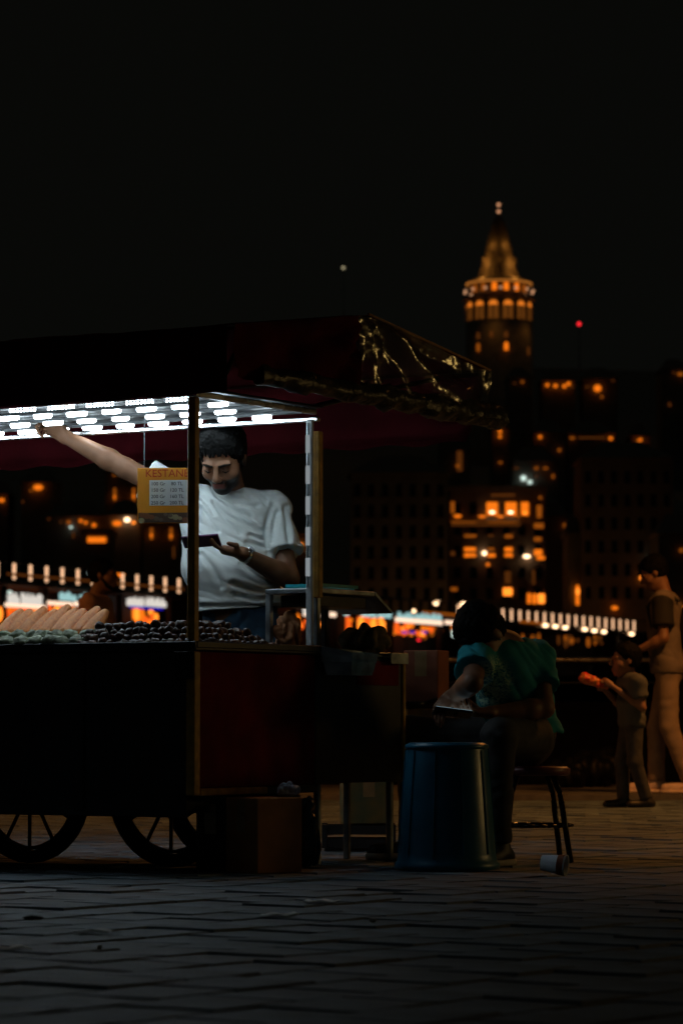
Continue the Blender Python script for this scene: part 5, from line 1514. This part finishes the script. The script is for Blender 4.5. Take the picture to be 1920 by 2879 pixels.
trousers(seat, K, M_grey, 0.010, r=(0.088, 0.064, 0.050), disp=lambda p, n: 0.006*fold(p, 0.2, 14, 4, 7))
for q, dv in (('L', (-0.5, -0.9)), ('R', (-0.9, -0.3))): shoe(seat, K['an'+q], dv, pm('black_shoe', (0.015, 0.015, 0.015), 0.5), sole=pm('pale_sole', (0.45, 0.4, 0.34), 0.7))
MB().ball((0, 0, 0), 0.0055, 8, 6).build('ear_stud', pm('earphone_white', (0.8, 0.8, 0.8), 0.2), seat, True, loc=P(-0.083, 0.004, -0.024) - seat.location)
pc2 = U(1272, 2004, 12.23)
ph2 = thing('mobile_phone', 'phone lying flat in the seated man hands', 'phone', pc2)
phone_mesh(ph2, hframe((-0.95, -0.12, 0.12), (0.15, 0.35, 0.92)), pm('black_phone_case', (0.02, 0.02, 0.022), 0.25), em('phone_screen_2', (0.55, 0.85, 1.0), 0.5, far=False))

# his stool
sb = Vector((K['pelvis'].x + 0.03, K['pelvis'].y, 0)); SH = K['pelvis'].z - 0.128
stool = thing('stool', 'round metal legged stool under the seated man', 'stool', sb)
MB().lathe([(0.13, 0), (0.148, 0.006), (0.150, 0.026), (0.135, 0.036), (0.001, 0.038)], 28).build('seat', pm('pink_vinyl', (0.22, 0.07, 0.085), 0.4), stool, True, loc=(0, 0, SH - 0.038))
M_leg = pm('dark_tube', (0.02, 0.02, 0.022), 0.3, 0.7)
for k in range(4):
    a = math.radians(-40 + 90*k)
    MB().tube((math.cos(a)*0.10, math.sin(a)*0.10, SH - 0.039), (math.cos(a)*0.135, math.sin(a)*0.135, SH*0.72), 0.0115, n=8).tube((math.cos(a)*0.135, math.sin(a)*0.135, SH*0.72), (math.cos(a)*0.185, math.sin(a)*0.185, 0.0), 0.0115, n=8).build('leg', M_leg, stool, True)
m = MB()
for i in range(20):
    a, b_ = 2*math.pi*i/20, 2*math.pi*(i+1)/20
    m.tube((math.cos(a)*0.158, math.sin(a)*0.158, SH*0.38), (math.cos(b_)*0.158, math.sin(b_)*0.158, SH*0.38), 0.007, n=6)
m.build('foot_ring', M_leg, stool, True)

# ------------------------------------------------------------------ man walking behind the cart
def standing(px, Y, zt, fwd, skin, label, arms, hgt=1.75, h=0.010, hands=None, legs_px=(-0.09, 0.09), lean=0.0, headR=None, base_z=0.0, stride=0.0, child=False):
    f = Vector((fwd[0], fwd[1], 0)).normalized(); sd = f.cross(Vector((0, 0, 1)))     # sd = person's right
    B = Vector((G(px, Y).x, Y, base_z)); k = hgt / 1.75
    P0 = lambda x, y, z: B + sd*x*k + f*y*k + Vector((0, 0, z*k))
    J = dict(head=P0(0, 0.05+lean, 1.635), neck=P0(0, lean*.7-.01, 1.47), shR=P0(0.175, lean*.6, 1.425), shL=P0(-0.175, lean*.6, 1.425), belly=P0(0, lean*.3+.01, 1.14),
             pelvis=P0(0, 0, 0.93), hipR=P0(0.085, 0, 0.90), hipL=P0(-0.085, 0, 0.90), knR=P0(0.09, 0.03+stride*.5, 0.49), knL=P0(-0.09, 0.03-stride*.3, 0.49), anR=P0(0.09, stride-.03, 0.09), anL=P0(-0.09, -stride-.03, 0.09))
    hk = k*1.02
    if child:
        hk = 0.90
        J['head'] = P0(0, 0.07, 0) + Vector((0, 0, hgt - 0.125*hk)); J['neck'] = P0(0, 0, 0) + Vector((0, 0, hgt - 0.235*hk))
        J['shR'] = P0(0.20, 0, 0) + Vector((0, 0, hgt - 0.28*hk)); J['shL'] = P0(-0.20, 0, 0) + Vector((0, 0, hgt - 0.28*hk))
    for q in 'LR':
        J['el'+q] = P0(*arms[q][0]); J['wr'+q] = P0(*arms[q][1])
    o = thing('person', label, 'person', B)
    R = headR or hframe(f, (0, 0, 1))
    hd = []
    for q in 'LR':
        hd.append(dict(w=J['wr'+q], d=(J['wr'+q] - J['el'+q]), n=sd*(1 if q == 'L' else -1), side=f, curl=0.4, sc=k))
    P, _ = human(o, J, R, skin, h, sc=k, hands=hd, head_sc=hk)
    return o, J, P, R, k, f, sd
ob1 = standing(262, 24.9, 0, (0.95, -0.25), M_skin2, 'bearded man in profile passing behind the cart on the left',
               {'L': ((-0.22, 0.02, 1.14), (-0.20, 0.24, 1.16)), 'R': ((0.23, 0.02, 1.13), (0.22, 0.22, 1.10))}, 1.78, base_z=0.036, lean=0.03)
o, Jx, P, R, k, f, sd = ob1
hair(o, Jx['head'], R, M_hair, 0.010, k, puff=0.012)
strips(o, 'beard', [(P(q*0.066, 0.016, -0.035), P(q*0.05, 0.045, -0.080), 0.012, 0.016) for q in (-1, 1)] + [(P(q*0.05, 0.045, -0.080), P(0, 0.080, -0.104), 0.016, 0.019) for q in (-1, 1)], M_brow, 0.007)
shirt(o, 't_shirt', Jx, pm('brown_pink_cotton', (0.50, 0.28, 0.22), 0.85), 0.011, k, hem=Jx['pelvis'] - Vector((0, 0, 0.04)), disp=lambda p, n: 0.005*fold(p, -0.9, 12, 3, 2))
trousers(o, Jx, M_grey, 0.014, k, top=Jx['pelvis'] + Vector((0, 0, 0.04)))
for q in 'LR': shoe(o, Jx['an'+q], f, pm('dark_shoe', (0.03, 0.03, 0.032), 0.6), k, 0.012, z0=0.036)

# ------------------------------------------------------------------ adult at the right edge
ob2 = standing(1880, 23.6, 0, (-0.95, 0.15), M_skin, 'adult with beige trousers and white trainers at the right picture edge',
               {'R': ((0.25, -0.04, 1.14), (0.20, -0.26, 1.19)), 'L': ((-0.24, 0.02, 1.14), (-0.18, 0.22, 1.05))}, 1.74, base_z=0.036, lean=0.05, stride=0.13,
               headR=hframe((-0.85, 0.1, -0.45), (-0.4, 0, 0.9)))
o, Jx, P, R, k, f, sd = ob2
hair(o, Jx['head'], R, M_hair, 0.010, k, puff=0.014, seed=2)
shirt(o, 't_shirt', Jx, pm('black_cotton', (0.018, 0.017, 0.017), 0.85), 0.011, k, hem=Jx['pelvis'] - Vector((0, 0, 0.02)), sleeve=0.7)
shirt(o, 'vest', Jx, pm('beige_grey_cotton', (0.20, 0.16, 0.135), 0.85), 0.011, k, sleeve=0.03, puff=0.030, sl_r=(0.05, 0.05), hem=Jx['pelvis'] - Vector((0, 0, 0.05)), disp=lambda p, n: 0.005*fold(p, -0.6, 14, 3, 2))
M_beige = pm('beige_cloth', (0.32, 0.235, 0.17), 0.85, var=.15)
trousers(o, Jx, M_beige, 0.013, k, top=Jx['pelvis'] + Vector((0, 0, 0.04)), r=(0.086, 0.070, 0.064), disp=lambda p, n: 0.004*fold(p, 0.35, 16, 4, 4))
M_train = pm('white_trainer', (0.75, 0.55, 0.46), 0.6)
for q in 'LR': shoe(o, Jx['an'+q], f, M_train, k*1.15, 0.010, sole=pm('trainer_sole', (0.8, 0.62, 0.5), 0.6), z0=0.036)
# small dark backpack with straps on that adult
bpk = thing('backpack', 'black backpack worn by the adult at the right edge', 'backpack', Jx['shL'].lerp(Jx['shR'], 0.5) - f*0.20*1 - Vector((0, 0, 0.40)))
c_ = bpk.location + Vector((0, 0, 0.20)); s = SDF(c_ - Vector((.25, .25, .3)), c_ + Vector((.25, .25, .3)), 0.012)
s.ell(c_, (0.085, 0.15, 0.22), np.array(hframe(sd, (0, 0, 1))).T if False else np.array(Matrix((f, sd, Vector((0, 0, 1)))).transposed()), 0.02)
sdf_obj(s, 'bag', pm('black_nylon', (0.014, 0.015, 0.016), 0.55), bpk, 1)
for q in 'LR':
    a = Jx['sh'+q] * .75 + (Jx['shL'] + Jx['shR']) * .125 + Vector((0, 0, 0.055)); fr = a + f*0.115 - Vector((0, 0, 0.10)); bk_ = a - f*0.12 - Vector((0, 0, 0.06)); lo_ = fr - Vector((0, 0, 0.18)) - f*0.04
    strips(bpk, 'strap', [(bk_, a, 0.014, 0.014), (a, fr, 0.014, 0.014), (fr, lo_, 0.014, 0.014)], MATS['black_nylon'], 0.008, 0.05)

# ------------------------------------------------------------------ child
ob3 = standing(1776, 20.9, 0, (-0.93, -0.22), M_skin, 'child in a grey t-shirt raising a red snack to the mouth', 
               {'L': ((-0.24, -0.04, 1.06), (-0.10, 0.26, 1.30)), 'R': ((0.23, 0.02, 1.06), (0.10, 0.28, 1.26))}, 1.07, h=0.008, stride=0.10, child=True)
o, Jx, P, R, k, f, sd = ob3
# a child's head is larger for its body
J3 = dict(Jx)
hair(o, Jx['head'], R, M_hair, 0.008, 0.90, puff=0.012)
shirt(o, 't_shirt', Jx, pm('grey_cotton', (0.085, 0.09, 0.09), 0.85), 0.008, k, hem=Jx['pelvis'] - Vector((0, 0, 0.05)), puff=0.04, disp=lambda p, n: 0.006*fold(p, -0.7, 14, 4, 3))
trousers(o, Jx, M_grey, 0.010, k, top=Jx['pelvis'] + Vector((0, 0, 0.03)))
for q in 'LR': shoe(o, Jx['an'+q], f, pm('black_shoe', (0.015, 0.015, 0.015), 0.5), k*1.2, 0.009)
sp_ = (Jx['wrL'] + Jx['wrR']) / 2 + f*0.075 + Vector((0, 0, 0.03))
sn = thing('snack', 'red and orange snack wrap held up by the child', 'snack', sp_ - Vector((0, 0, 0.03)))
s = SDF(sp_ - Vector((.16, .1, .1)), sp_ + Vector((.16, .1, .1)), 0.006)
s.cap(sp_ + f*0.075 + Vector((0, 0, 0.028)), sp_ - f*0.06 - Vector((0, 0, 0.02)), 0.036, 0.024, 0.01)
sdf_obj(s, 'wrap', pm('red_wrap', (0.75, 0.015, 0.02), 0.35, col2=(0.75, 0.30, 0.06), vs=28), sn, 1, lambda p, n: 0.012*nz(p*40))
